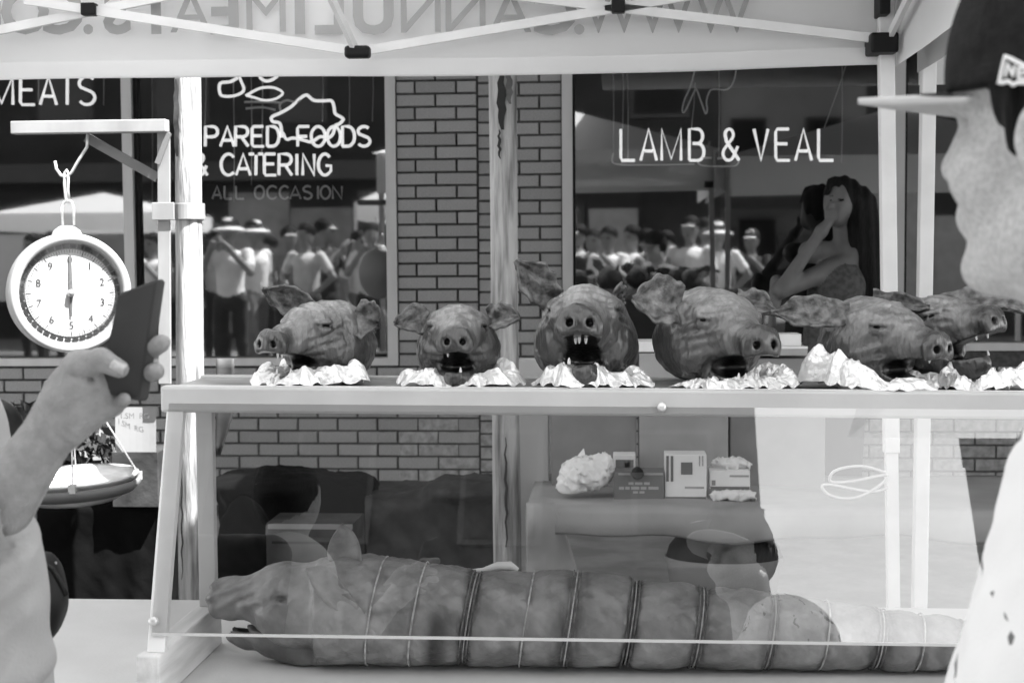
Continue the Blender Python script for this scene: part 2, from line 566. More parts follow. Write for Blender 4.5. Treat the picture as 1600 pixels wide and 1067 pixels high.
# one brick mesh, shared
def brick_mesh():
    e = 0.03
    v = [(-.5, .5, -.5), (.5, .5, -.5), (.5, .5, .5), (-.5, .5, .5), (-.5, -.3, -.5), (.5, -.3, -.5), (.5, -.3, .5), (-.5, -.3, .5),
         (-.5 + e * .35, -.5, -.5 + e), (.5 - e * .35, -.5, -.5 + e), (.5 - e * .35, -.5, .5 - e), (-.5 + e * .35, -.5, .5 - e)]
    f = [(0, 1, 5, 4), (1, 2, 6, 5), (2, 3, 7, 6), (3, 0, 4, 7), (4, 5, 9, 8), (5, 6, 10, 9), (6, 7, 11, 10), (7, 4, 8, 11), (8, 9, 10, 11)]
    me = bpy.data.meshes.new('brick'); me.from_pydata(v, [], f); me.update(); me.materials.append(M_brick)
    return me
BM = brick_mesh()
nb = 0
def put_brick(x0, x1, z0, z1, dy=0.0):
    global nb
    o = bpy.data.objects.new('brick', BM)
    d = 0.03
    p = Vector(((x0 + x1) / 2, YF + d / 2 + dy + random.uniform(-.0015, .0015), (z0 + z1) / 2)) - origin(wall)
    o.location = p
    o.rotation_euler = (random.uniform(-.006, .006), random.uniform(-.004, .004), random.uniform(-.006, .006))
    o.scale = (x1 - x0 - MORT, d, z1 - z0 - MORT)
    o.parent = wall
    COL.objects.link(o)
    nb += 1
stuff = MB()
def stuff_brick(x0, x1, z0, z1, dy=0.0):
    stuff.box((x0 + MORT / 2, YF + dy, z0 + MORT / 2), (x1 - MORT / 2, YF + 0.03 + dy, z1 - MORT / 2))
kmax = int((ZR - 0.12) / C) + 1
ktop = int((4.6 - ZR) / C)
E = lambda lst: [X(p) for p in lst]
LA, LB = E([620.5, 650.5, 714.7, 747]), E([620.5, 682.3, 747])
RA, RB = E([747, 779, 843.7, 879]), E([747, 812, 879])
zvis = at(683, 100, YF).z
for k in range(-ktop, kmax):
    z1 = ZR - k * C; z0 = z1 - C
    if z0 < 0.12: continue
    rows = ((LA if k % 2 == 0 else LB, 0.0, 0.0), (RB if k % 2 == 0 else RA, -0.016, 0.012))
    for edges, dz, dy in rows:
        for a, b in zip(edges[:-1], edges[1:]):
            (put_brick if (z0 < zvis and z0 > zs1 - 0.02) else stuff_brick)(a, b, z0 + dz, z1 + dz, dy)
M_ = 0.2132
for k in range(0, kmax):
    z1 = ZR - k * C; z0 = z1 - C
    if z0 < 0.12 or z1 > zs1 + 0.004: continue
    off = X(398.8) if k % 2 == 0 else X(398.8) - M_ / 2
    x = off - M_ * 26
    while x < 7.5:
        a, b = x, x + M_
        x += M_
        lim = xw1b
        if a < X(747) < b:
            b = X(747)
        if a >= X(747) - 0.001 and z1 > zs2 and a > xw2a: continue
        if b - a < 0.03: continue
        p0 = X(-20); p1 = X(770)
        vis = (p0 < b and a < p1) and z0 > at(500, 792, YF).z
        if vis and b <= X(748) + 1e-3: put_brick(a, b, z0, z1)
        elif z0 > zs1 - 0.02 and X(620) < a < X(880): continue
        else: stuff_brick(a, b, z0, z1)
# pieces of wall between the left sill line and the right sill line
tag(stuff.build('brick_courses', M_brick, wall), kind='stuff')

# windows
def window(xa, xb, z0, z1, mull, depth=0.07):
    fw = 0.054
    fr = MB()
    fr.box((xa, YF - 0.01, z0), (xa + fw, YF + depth, z1))
    fr.box((xb - fw, YF - 0.01, z0), (xb, YF + depth, z1))
    for mx in mull:
        fr.box((mx - fw / 2, YF - 0.008, z0 + fw), (mx + fw / 2, YF + depth - 0.002, z1 - fw))
    fr.box((xa + fw, YF - 0.009, z1 - fw), (xb - fw, YF + depth - 0.001, z1))
    w = fr.build('window', M_alu, shop)
    sl = MB(); sl.box((xa + fw, YF - 0.012, z0), (xb - fw, YF + depth - 0.003, z0 + 0.04)); sl.build('sill', M_alu, w)
    gs = MB()
    xs = [xa + fw] + sorted(mull) + [xb - fw]
    for i in range(len(xs) - 1):
        a = xs[i] + (fw / 2 if i else 0); b = xs[i + 1] - (fw / 2 if i < len(xs) - 2 else 0)
        p = MB(); p.poly([(a, YG, z0 + 0.04), (b, YG, z0 + 0.04), (b, YG, z1 - fw), (a, YG, z1 - fw)])
        p.build('pane', M_shopglass, w)
    for gx, gw in [(mx + fw / 2, 0.016) for mx in mull] + [(xa + fw, 0.012)]:
        gk = MB(); gk.box((gx, YF + 0.02, z0 + 0.04), (gx + gw, YF + 0.055, z1 - fw)); gk.build('gasket', M_black, w)
    return w
window(X(-1200), xw1b, zs1, ZTOP, [X(203), X(-560)])
window(xw2a, X(2600), zs2, ZTOP, [X(1404), X(1990)])
# shop interior
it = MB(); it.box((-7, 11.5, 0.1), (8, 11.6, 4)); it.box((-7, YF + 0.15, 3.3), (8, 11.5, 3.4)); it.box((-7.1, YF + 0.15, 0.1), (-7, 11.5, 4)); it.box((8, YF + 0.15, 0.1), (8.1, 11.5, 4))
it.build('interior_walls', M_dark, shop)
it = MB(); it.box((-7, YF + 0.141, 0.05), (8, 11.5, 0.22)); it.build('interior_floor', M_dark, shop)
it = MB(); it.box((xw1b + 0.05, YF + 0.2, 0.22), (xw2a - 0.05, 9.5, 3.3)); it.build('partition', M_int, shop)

# ---- marquee carried by the posts
mq = thing('marquee_roof', 'flat marquee roof over the pavement with an added shade panel above the tents', 'marquee', (0, 4.72, 2.92))
MB().box((-7, 4.72, 2.92), (8, YF, 3.0)).build('soffit', M_soffit, mq)  # unseen underside, whitened to bounce light onto the bricks
MB().box((-0.12, 2.6, 2.921), (8, 4.719, 2.999)).build('added_shade_panel', M_opp, mq)  # unseen panel added to keep sun off one post and the tent roofs

# ---- wooden posts
def post(px_top, px_bot, Y, r, label, seed):
    a = at(px_top, 115, Y); b = at(px_bot, 900, Y)
    d = (b - a) / (b.z - a.z)
    def P(z): return a + d * (z - a.z)
    z0, z1 = 0.0, 2.915
    t = thing('wooden_post', label, 'post', (P(0).x, Y, 0.0), 'wooden posts carrying the marquee')
    nz, nt = 70, 28
    mb = MB()
    rr = random.Random(seed)
    ph = [rr.uniform(0, 6.28) for _ in range(8)]
    for i in range(nz + 1):
        z = z0 + (z1 - z0) * i / nz
        c = P(z)
        for k in range(nt):
            th = 2 * math.pi * k / nt
            q = r * (1 + 0.03 * math.sin(2 * th + 1.3 * z + ph[0]) + 0.02 * math.sin(5 * th + 4 * z + ph[1]) + 0.025 * math.sin(3.1 * z + ph[2]) + 0.012 * math.sin(9 * th - 7 * z + ph[3]))
            mb.v.append((c.x + q * math.cos(th), c.y + q * math.sin(th), z))
    for i in range(nz):
        for k in range(nt):
            mb.f.append((i * nt + k, i * nt + (k + 1) % nt, (i + 1) * nt + (k + 1) % nt, (i + 1) * nt + k))
    mb.build('shaft', M_bark, t, smooth=True)
    return t, P
p1, P1 = post(293, 300, YP, 0.043, 'pale sunlit weathered post carrying the hanging scale bracket', 1)
p2, P2 = post(785, 793, YP, 0.043, 'grey cracked weathered post standing before the brick pier', 2)
# long drying cracks and peeled strips
M_crack = mat('post_crack', 0.03, 0.9)
M_peel = mat('peeled_paint', 0.10, 0.8, var=0.5, scale=20)
def crack(t, P, zs, xo, w, name, m):
    mb = MB()
    n = len(zs)
    for i, z in enumerate(zs):
        c = P(z); ww = w * (0.25 + math.sin(math.pi * (i + 0.4) / n))
        x = xo + 0.003 * math.sin(i * 2.3)
        for s in (-1, 1):
            xx = x + s * ww
            yy = -math.sqrt(max(0.0485 ** 2 - xx * xx, 1e-6))
            mb.v.append((c.x + xx, c.y + yy, z))
    for i in range(n - 1):
        mb.f.append((2 * i, 2 * i + 1, 2 * i + 3, 2 * i + 2))
    mb.build(name, m, t)
lz = lambda y0, y1, n=10: [at(790, y0 + (y1 - y0) * i / (n - 1), YP).z for i in range(n)]
crack(p2, P2, lz(112, 205), 0.0, 0.011, 'crack', M_crack)
crack(p2, P2, lz(205, 250), -0.008, 0.004, 'crack', M_crack)
crack(p2, P2, lz(680, 850, 14), 0.002, 0.0035, 'crack', M_crack)
crack(p2, P2, lz(110, 165), 0.024, 0.008, 'peeled_patch', M_peel)
crack(p1, P1, lz(715, 905, 14), -0.018, 0.003, 'crack', M_crack)
crack(p1, P1, lz(118, 240), -0.026, 0.009, 'peeled_patch', M_peel)

# ================================================================== tents
def truss_bar(t, a, b, name='truss_bar'):
    MB().bar(a, b, 0.012, 0.024).build(name, M_truss, t)
xr = at(1386, 300, YT).x
xl = -1.86
zvb = at(700, 114, YT).z
zev = zvb + 0.33
YT0 = 0.82
tent = thing('canopy_tent', 'white pop up canopy tent with mirrored printing on its valance over the display case', 'tent', ((xl + xr) / 2, (YT0 + YT) / 2, 0))
def valance(t, a, b, zb, zt, name, m, sag=0.006, seed=0, amp=1.0):
    a = Vector(a); b = Vector(b); nrm = Vector((-(b - a).y, (b - a).x, 0)).normalized()
    def fn(u, v):
        p = a.lerp(b, u)
        w = amp * (0.012 * math.sin(u * 9 + seed) * (1 - v) + 0.006 * math.sin(u * 23 + 2 * seed + v * 2))
        return Vector((p.x, p.y, zb + (zt - zb) * v + sag * math.sin(u * 6.3 + seed) * (1 - v))) + nrm * w
    mb = MB(); sheet(mb, fn, 60, 8)
    return mb.build(name, m, t, smooth=True)
valance(tent, (xl, YT + 0.03, 0), (xr, YT + 0.03, 0), zvb, zev, 'valance', M_tent, seed=1)
valance(tent, (xr + 0.025, 1.5, 0), (xr + 0.025, YT + 0.03, 0), zvb, zev, 'valance', M_tent, sag=.001, seed=2, amp=.25)
# hem: a second fold of cloth along the far edge
hm = MB()
sheet(hm, lambda u, v: (xl + (xr - xl) * u, YT + 0.018 + 0.012 * math.sin(u * 9 + 1) * 0.9, zvb + 0.002 + 0.045 * v + 0.006 * math.sin(u * 6.3 + 1)), 60, 2)
hm.build('hem', M_tent, tent, smooth=True)
ap = Vector(((xl + xr) / 2, (YT0 + YT) / 2, zev + 0.5))
cor = [Vector((xl - .03, YT0 - .03, zev - .012)), Vector((xr + .06, YT0 - .03, zev - .012)), Vector((xr + .06, YT + .065, zev - .012)), Vector((xl - .03, YT + .065, zev - .012))]
for i in range(4):
    a, b = cor[i], cor[(i + 1) % 4]
    mb = MB()
    sheet(mb, lambda u, v: a.lerp(b, u).lerp(ap, v) + Vector((0, 0, -0.10 * math.sin(math.pi * u) * (1 - v) * v * 2)), 16, 12)
    mb.build('roof_panel', M_roof, tent, smooth=True)
# legs
leg_spots = [(xr, YT), (xl + 0.03, YT), (xl + 0.03, YT0 + 0.05)]
for i, (lx, ly) in enumerate(leg_spots):
    if i == 0:
        a = at(1395, 900, YT); bt = at(1385, 140, YT)
        d = (bt - a) / (bt.z - a.z)
        lo = a - d * a.z; hi = a + d * (zev - a.z)
        mid = a + d * (0.95 - a.z)
        l = MB().bar(mid, hi, 0.040, 0.040, (0, 1, 0)).build('leg', M_truss, tent, bevel=0.003)
        MB().bar(lo, mid + d * 0.1, 0.032, 0.032, (0, 1, 0)).build('lower_leg', M_truss, l)
    else:
        MB().box((lx - .02, ly - .02, 0), (lx + .02, ly + .02, zev)).build('leg', M_truss, tent, bevel=0.003)
# scissor truss on the far side
ytr = YT - 0.03
J1, J2, JM = at(966, 13, ytr), at(145, 18, ytr), at(557, 82, ytr)
R0 = at(1378, 62, ytr)
def ext(a, b, k): return a + (b - a) * k
truss_bar(tent, R0, ext(R0, J1, 1.95))
truss_bar(tent, JM, ext(JM, J1, 1.9))
J2b = J2 + Vector((0, -0.02, 0))
truss_bar(tent, JM + Vector((0, -.02, 0)), ext(JM + Vector((0, -.02, 0)), J2b, 1.25))
L0 = Vector((xl + .04, ytr, at(-60, 60, ytr).z))
truss_bar(tent, L0, ext(L0, J2, 2.3))
truss_bar(tent, at(557, 82, ytr - .05), at(505, -30, ytr - 0.25))
# right side truss running toward the front
R1 = at(1388, 58, ytr) + Vector((0.0, -0.02, 0))
truss_bar(tent, R1, R1 + Vector((0.0, -1.3, 0.30)))
truss_bar(tent, R1 + Vector((-.01, 0, 0.30)), R1 + Vector((-.01, -1.3, 0.0)))
for p, w, h in ((J1, .036, .036), (J2, .040, .034)):
    q = p + Vector((0, -0.022, 0))
    MB().box((q.x - w / 2, q.y - .02, q.z - h / 2), (q.x + w / 2, q.y + .012, q.z + h / 2)).build('joint', M_black, tent, bevel=0.004)
q = at(559, 82, ytr - .06)
MB().box((q.x - .034, q.y - .02, q.z - .016), (q.x + .034, q.y + .02, q.z + .016)).build('joint', M_black, tent, bevel=0.008)
c0 = at(1378, 70, ytr)
cb = MB(); cb.box((c0.x - .036, c0.y - .045, c0.z - .026), (c0.x + .036, c0.y + .06, c0.z + .026)); cb.build('corner_bracket', M_black, tent, bevel=0.006)
c1 = at(1379, 8, ytr)
MB().box((c1.x - .014, c1.y - .04, c1.z - .03), (c1.x + .014, c1.y + .05, c1.z + .05)).build('corner_bracket', M_black, tent, bevel=0.004)
# mirrored web address seen from inside
LET = [('W', 1131), ('W', 1040), ('W', 955), ('.', 905), ('C', 868), ('A', 797), ('N', 727), ('N', 657), ('U', 583), ('L', 517), ('I', 468), ('M', 415),
       ('E', 352), ('A', 297), ('T', 243), ('S', 182), ('.', 137), ('C', 98), ('O', 38), ('M', -30)]
for ch, px in LET:
    pos = at(px, 22 if ch != '.' else 46, YT)
    pos.y = YT + 0.004
    if ch == '.':
        mb = MB(); n = 14
        mb.poly([(pos.x + .014 * math.cos(2 * math.pi * k / n), pos.y, pos.z + .014 * math.sin(2 * math.pi * k / n)) for k in range(n)])
        mb.build('letter', M_print, tent)
    else:
        place_text('letter', ch, 0.165, pos, M_print, tent, sx=0.9 if ch == 'W' else 1.05, mirror=True, bold=.0055 if ch in 'CULIETSO' else 0.0)
# strap knotted round the leg
kn = MB()
kp = [at(1384, 738, YT - .04), at(1345, 728, YT - .05), at(1305, 735, YT - .05), at(1298, 752, YT - .04), at(1330, 752, YT - .05), at(1385, 742, YT - .05), at(1372, 760, YT - .06), at(1335, 778, YT - .06),
      at(1300, 775, YT - .05), at(1285, 762, YT - .05), at(1296, 757, YT - .05), at(1360, 768, YT - .06), at(1390, 760, YT - .05)]
ks = []
for i in range(len(kp) - 1):
    p0, p1_, p2_, p3 = kp[max(i - 1, 0)], kp[i], kp[i + 1], kp[min(i + 2, len(kp) - 1)]
    for k in range(6):
        u = k / 6
        ks.append(.5 * (2 * p1_ + (p2_ - p0) * u + (2 * p0 - 5 * p1_ + 4 * p2_ - p3) * u * u + (3 * p1_ - p0 - 3 * p2_ + p3) * u ** 3))
kn.tube(ks, 0.0042, 6)
tag(kn.build('white_strap', M_sw[1], None, smooth=True), 'white knotted strap tied round the tent leg behind the glass', 'strap')

# neighbouring tent at the right
n0 = at(1450, 135, YT + .06); n1 = at(1437, 900, YT + .06)
dn = (n0 - n1) / (n0.z - n1.z)
xn = n0.x
tent2 = thing('canopy_tent', 'neighbouring white canopy tent behind the man in the cap', 'tent', (xn + 1.4, 2.6, 0))
zb2 = at(1441, 127, YT).z
MB().bar(n1 - dn * n1.z, n1 + dn * (zb2 + .3 - n1.z), 0.038, 0.038, (0, 1, 0)).build('leg', M_truss, tent2, bevel=0.003)
for lx, ly in ((xn + 2.9, 1.3), (xn + 2.9, YT)):
    MB().box((lx - .02, ly - .02, 0), (lx + .02, ly + .02, zb2 + .3)).build('leg', M_truss, tent2)
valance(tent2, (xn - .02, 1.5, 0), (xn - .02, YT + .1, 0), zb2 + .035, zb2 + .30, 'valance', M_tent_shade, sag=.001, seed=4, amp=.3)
valance(tent2, (xn - .02, YT + .1, 0), (xn + 2.9, YT + .1, 0), zb2 + 0.005, zb2 + .30, 'valance', M_tent, seed=5)
ap2 = Vector((xn + 1.45, 2.6, zb2 + .78))
c2 = [Vector((xn - .02, .62, zb2 + .3)), Vector((xn + 2.9, .62, zb2 + .3)), Vector((xn + 2.9, YT + .1, zb2 + .3)), Vector((xn - .02, YT + .1, zb2 + .3))]
for i in range(4):
    a, b = c2[i], c2[(i + 1) % 4]
    mb = MB(); sheet(mb, lambda u, v: a.lerp(b, u).lerp(ap2, v), 8, 8); mb.build('roof_panel', M_roof, tent2, smooth=True)

# ================================================================== street behind the camera (seen as reflections)
def block(name, label, x0, x1, y0, y1, h, m, skew=0.0):
    t = thing(name, label, 'building', ((x0 + x1) / 2, y1, 0), 'buildings across the street')
    b = MB()
    b.hexa([(x0 , y1, 0), (x1, y1, 0), (x1 + skew, y0, 0), (x0 + skew, y0, 0)], [(x0, y1, h), (x1, y1, h), (x1 + skew, y0, h), (x0 + skew, y0, h)])
    b.build('wall', m, t)
    n = max(1, int((x1 - x0) / 2.2)); st = (x1 - x0) / n
    for fl in range(1, int(h / 3.2)):
        for i in range(n):
            cx = x0 + st * (i + .5); z = fl * 3.2 + .9
            w = MB(); w.box((cx - .55, y1, z), (cx + .55, y1 + .06, z + 1.7)); wi = w.build('window', M_oppl, t)
            p = MB(); p.box((cx - .47, y1 + .061, z + .08), (cx + .47, y1 + .075, z + 1.62)); p.build('pane', M_pane_dark, wi)
    s = MB(); s.box((x0, y1 + .002, 3.0), (x1, y1 + .5, 3.35)); s.build('cornice', M_oppl, t)
    r_ = random.Random(int(x0 * 7) + 3)
    x = x0 + .1
    while x < x1 - .6:
        w = min(r_.uniform(.5, 1.6), x1 - x - .1)
        zz = r_.uniform(2.0, 2.9)
        MB().box((x, y1 + .001, r_.uniform(.1, .9)), (x + w - .08, y1 + r_.uniform(.03, .3), zz)).build('shopfront_panel', r_.choice((M_pane_dark, M_card, M_card2, M_cardd, M_tarp0, M_whiteboard)), t)
        x += w
    return t
block('town_building', 'tall dark building across the street mirrored in the left shop window', -14, 1.93, -22, -12, 13, M_opp)
block('town_building', 'tall dark building across the street at the far right of the mirrored street', 4.6, 16, -22, -12, 13, M_opp, skew=6.0)
block('town_building', 'pale building closing the gap between the mirrored dark buildings', -4, 26, -36, -30, 10.5, M_farb)

# ================================================================== neon signs in the shop windows
def arc(cx, cy, rx, ry, a0, a1, n=10):
    return [(cx + rx * math.cos(math.radians(a0 + (a1 - a0) * i / n)), cy + ry * math.sin(math.radians(a0 + (a1 - a0) * i / n))) for i in range(n + 1)]
GL = {
 'L': [[(0, 1), (0, .1), (.08, 0), (.85, 0)]],
 'A': [[(0, 0), (.45, 1), (.9, 0)], [(.22, .3), (.68, .3)]],
 'M': [[(0, 0), (0, 1), (.5, .05), (1, 1), (1, 0)]],
 'B': [[(0, 0), (0, 1), (.45, 1)] + arc(.5, .77, .3, .23, 90, -90, 8) + [(.2, .54)], [(.2, .54), (.5, .54)] + arc(.52, .27, .36, .27, 90, -90, 8) + [(0, 0)]],
 '&': [[(1, 0), (.25, .62)] + arc(.42, .82, .24, .18, 220, -40, 10) + [(.12, .35)] + arc(.38, .22, .32, .22, 150, 330, 8) + [(.92, .45)]],
 'V': [[(0, 1), (.45, 0), (.9, 1)]],
 'E': [[(.8, 1), (.1, 1), (0, .9), (0, .1), (.1, 0), (.85, 0)], [(0, .53), (.7, .53)]],
 'T': [[(.45, 0), (.45, .96)], [(0, 1), (.3, 1)], [(.6, 1), (.9, 1)]],
 'S': [arc(.42, .76, .4, .24, 40, 215, 8) + arc(.42, .25, .4, .25, 60, -150, 10)],
 'P': [[(0, 0), (0, 1), (.45, 1)] + arc(.48, .74, .34, .26, 90, -90, 8) + [(.05, .48)]],
 'R': [[(0, 0), (0, 1), (.45, 1)] + arc(.48, .74, .34, .26, 90, -90, 8) + [(.1, .48), (.4, .48), (.85, 0)]],
 'D': [[(0, 0), (0, 1), (.35, 1)] + arc(.38, .5, .46, .5, 80, -80, 10) + [(0, 0)]],
 'F': [[(0, 0), (0, .9), (.1, 1), (.8, 1)], [(0, .5), (.65, .5)]],
 'O': [arc(.45, .5, .44, .5, 0, 360, 20)],
 'C': [arc(.48, .5, .46, .5, 45, 315, 16)],
 'I': [[(.2, 0), (.2, 1)]],
 'N': [[(0, 0), (0, 1), (.8, 0), (.8, 1)]],
 'G': [arc(.48, .5, .46, .5, 45, 300, 14) + [(.9, .2), (.9, .45), (.55, .45)]],
}
def neon_letter(t, ch, xa, xb, ya, yb, r, m, Y=YN):
    """a letter between pixel columns xa..xb, rows ya (top)..yb (foot), in the plane of the sign"""
    a = at(xa, yb, Y); w = (at(xb, yb, Y) - a); h = at(xa, ya, Y) - a
    mb = MB()
    wid = max(p[0] for st in GL[ch] for p in st)
    for st in GL[ch]:
        pts = [a + w * (p[0] / wid) + h * p[1] + Vector((0, random.uniform(-.004, .004), 0)) for p in st]
        mb.tube(pts, r, 6)
    return mb.build('letter', m, t, smooth=True)
def wires(t, lst, Y=YN + .01):
    for xa, ya, xb, yb in lst:
        MB().tube([at(xa, ya, Y), at((xa + xb) / 2 + 1, (ya + yb) / 2, Y), at(xb, yb, Y)], 0.0035, 5).build('wire', M_wire, t, smooth=True)
def smooth_line(pts, n=5):
    out = []
    for i in range(len(pts) - 1):
        p0 = pts[max(i - 1, 0)]; p1 = pts[i]; p2 = pts[i + 1]; p3 = pts[min(i + 2, len(pts) - 1)]
        for k in range(n):
            t = k / n
            out.append(tuple(.5 * ((2 * p1[j]) + (-p0[j] + p2[j]) * t + (2 * p0[j] - 5 * p1[j] + 4 * p2[j] - p3[j]) * t * t + (-p0[j] + 3 * p1[j] - 3 * p2[j] + p3[j]) * t ** 3) for j in (0, 1)))
    return out + [pts[-1]]
def neon_line(t, pts, r, m, name='outline', Y=YN):
    MB().tube([at(x, y, Y) for x, y in smooth_line(pts)], r, 6).build(name, m, t, smooth=True)
def sign(label, px, py):
    return thing('neon_sign', label, 'neon sign', at(px, py, YN), 'neon signs in the shop windows')

ns = sign('white neon LAMB & VEAL lettering in the right shop window', 1135, 255)
for ch, a, b in (('L', 970, 992), ('A', 1001, 1026), ('M', 1034, 1064), ('B', 1077, 1100), ('&', 1128, 1155), ('V', 1178, 1200), ('E', 1212, 1234), ('A', 1243, 1268), ('L', 1279, 1302)):
    neon_letter(ns, ch, a, b, 202, 251, 0.0085, M_neon)
wires(ns, [(958, 90, 958, 255), (973, 90, 973, 202), (980, 90, 981, 250), (1123, 90, 1123, 250), (1316, 90, 1315, 255), (1326, 90, 1288, 200), (1086, 130, 1080, 205)])
neon_line(ns, [(958, 240), (960, 256), (1010, 258), (1085, 257)], .0045, M_neon_dim, 'tube')
neon_line(ns, [(1090, 252), (1098, 259), (1145, 260), (1155, 252)], .0045, M_neon_dim, 'tube')
neon_line(ns, [(1098, 247), (1112, 247)], .006, M_neon_dim, 'tube')
neon_line(ns, [(1121, 248), (1130, 247)], .006, M_neon_dim, 'tube')
nl = sign('unlit neon lamb outline hanging above the LAMB & VEAL lettering', 1100, 178)
neon_line(nl, [(1085, 112), (1078, 138), (1070, 155), (1066, 172), (1069, 176), (1075, 165), (1084, 145), (1088, 140), (1094, 155), (1100, 172), (1103, 178), (1105, 172), (1104, 158), (1108, 145), (1114, 140), (1136, 140), (1146, 128), (1150, 110)], .0045, M_neon_dim)

nm = sign('white neon MEATS lettering at the left edge of the shop window', 70, 165)
for ch, a, b in (('M', -14, 20), ('E', 32, 54), ('A', 63, 88), ('T', 94, 117), ('S', 123, 148)):
    neon_letter(nm, ch, a, b, 120, 164, 0.0085, M_neon)
wires(nm, [(59, 90, 60, 160), (161, 90, 162, 165), (237, 90, 238, 330)])
npf = sign('white neon PREPARED FOODS & CATERING lettering beside the sunlit post', 430, 275)
for ch, a, b in (('P', 217, 238), ('R', 243, 264), ('E', 302, 314) , ('P', 321, 340), ('A', 344, 366), ('R', 368, 388), ('E', 394, 412), ('D', 418, 436), ('F', 465, 483), ('O', 486, 508), ('O', 511, 532), ('D', 535, 554), ('S', 559, 578)):
    if a < 300 and ch != 'E':
        continue
    neon_letter(npf, ch, a, b, 198, 229, 0.0085, M_neon)
for ch, a, b in (('&', 306, 324), ('C', 345, 365), ('A', 369, 391), ('T', 389, 411), ('E', 413, 431), ('R', 436, 456), ('I', 456, 464), ('N', 473, 491), ('G', 497, 517)):
    neon_letter(npf, ch, a, b, 241, 274, 0.0085, M_neon)
wires(npf, [(322, 90, 320, 200), (364, 90, 366, 315), (392, 90, 393, 290), (410, 90, 409, 240), (504, 90, 504, 190), (545, 90, 546, 200), (583, 90, 582, 190)])
nao = sign('dim unlit ALL OCCASION lettering below the CATERING neon', 430, 312)
for ch, a, b in (('A', 332, 346), ('L', 351, 362), ('L', 369, 381), ('O', 398, 413), ('C', 417, 432), ('C', 437, 450), ('A', 453, 470), ('S', 474, 487), ('I', 491, 497), ('O', 501, 516), ('N', 520, 534)):
    neon_letter(nao, ch, a, b, 291, 311, 0.006, M_neon_dim)
npg = sign('neon pig outline glowing above the word FOODS', 480, 220)
neon_line(npg, [(441, 215), (440, 205), (437, 193), (426, 190), (425, 183), (440, 176), (455, 167), (468, 155), (479, 149), (490, 157), (505, 158), (518, 158), (522, 168), (524, 178), (534, 184), (536, 188), (530, 194), (524, 197), (520, 210), (512, 216), (500, 214), (487, 222), (476, 220), (458, 216), (448, 218), (442, 208)], .0085, M_neon)
neon_line(npg, [(440, 178), (437, 166), (441, 160), (450, 157), (462, 160), (470, 156)], .006, M_neon_dim)
nch = sign('neon chef figure partly hidden by the tent valance', 390, 150)
neon_line(nch, [(371, 122), (360, 128), (344, 131), (344, 147), (352, 151), (366, 150), (378, 145), (381, 138), (377, 128), (374, 120)], .0085, M_neon)
neon_line(nch, [(404, 112), (407, 122), (416, 127), (427, 124), (437, 116)], .0085, M_neon)
neon_line(nch, [(384, 150), (402, 140), (415, 137), (430, 138), (442, 146), (430, 155), (412, 157), (398, 153), (386, 150)], .007, M_neon)
neon_line(nch, [(382, 160), (410, 160), (440, 161)], .006, M_neon_dim)
neon_line(nch, [(384, 170), (410, 168), (430, 172)], .006, M_neon_dim)

# ================================================================== bracket and hanging scale
bx = at(262, 200, YP - .05).x
M_brk = mat('bracket_steel', 0.30, 0.5, metal=0.2, var=0.15, scale=9, stretch=(1, 1, .3))
br = thing('scale_bracket', 'pale metal arm bracket clamped to the sunlit post', 'bracket', (bx, YP - .06, at(255, 600, YP - .06).z))
yb = YP - .065
a = at(20, 197, yb); b = at(262, 197, yb)
MB().box((a.x, yb - .02, b.z - .02), (b.x, yb + .02, b.z + .02)).build('arm', M_brk, br, bevel=.003)
u0, u1 = at(256, 600, yb + .022), at(256, 207, yb + .022)
MB().bar(u0 + Vector((.004, 0, 0)), u1, .040, .012, (0, 1, 0)).build('upright', M_brk, br, bevel=.002)
MB().bar(at(135, 215, yb + .03), at(247, 278, yb + .03), .014, .03).build('brace', M_cardd, br)
MB().bar(at(246, 256, yb - .001), at(264, 208, yb - .001), .006, .018).build('arm_shadow', M_cardd, br)  # dark bar standing in for the arm's shadow on the upright
cc = P1(at(290, 331, YP).z)
cl = MB()
cl.lathe([(.0475, -.026), (.0515, -.026), (.0515, .026), (.0475, .026)], cc, n=32)
cl.box((u0.x - .022, yb + .005, cc.z - .028), (u0.x + .05, yb + .014, cc.z + .028))
cl.build('clamp', M_brk, br, bevel=.002)

psi = math.radians(33)
NR = Vector((math.sin(psi), -math.cos(psi), 0)); RT = Vector((math.cos(psi), math.sin(psi), 0)); UPV = Vector((0, 0, 1))
cs = at(112, 458, YS)
sc = thing('hanging_scale', 'round white dial scale hanging from the bracket beside the post', 'scale', cs)
hs = MB(); hs.lathe([(0, -.10), (.168, -.10), (.182, -.092), (.189, -.07), (.190, -.004), (.187, .006), (.180, .010), (.166, .008), (.160, 0), (.158, -.02), (0, -.02)], cs, NR, 64)
hs.build('housing', M_enamel, sc, smooth=True)
def disc(r0, r1, h, a0=0, a1=360, n=60):
    mb = MB()
    for i in range(n + 1):
        t = math.radians(a0 + (a1 - a0) * i / n)
        d = RT * math.sin(t) + UPV * math.cos(t)
        mb.v += [tuple(cs + NR * h + d * r0), tuple(cs + NR * h + d * r1)]
    for i in range(n):
        mb.f.append((2 * i, 2 * i + 1, 2 * i + 3, 2 * i + 2))
    return mb
dl = disc(0.0005, .139, -.0165).build('dial', M_dial, sc)
for i in range(40):
    disc(.1425, .155, -.0165, i * 9 + .8, i * 9 + 8.2, 4).build('tick_block', M_ink, dl)
for i in range(10):
    t = math.radians(36 * i)
    place_text('number', str(i), .034, cs + NR * -.0145 + (RT * math.sin(t) + UPV * math.cos(t)) * .104, M_ink, dl, xdir=RT, ydir=UPV)
gr_ = MB()
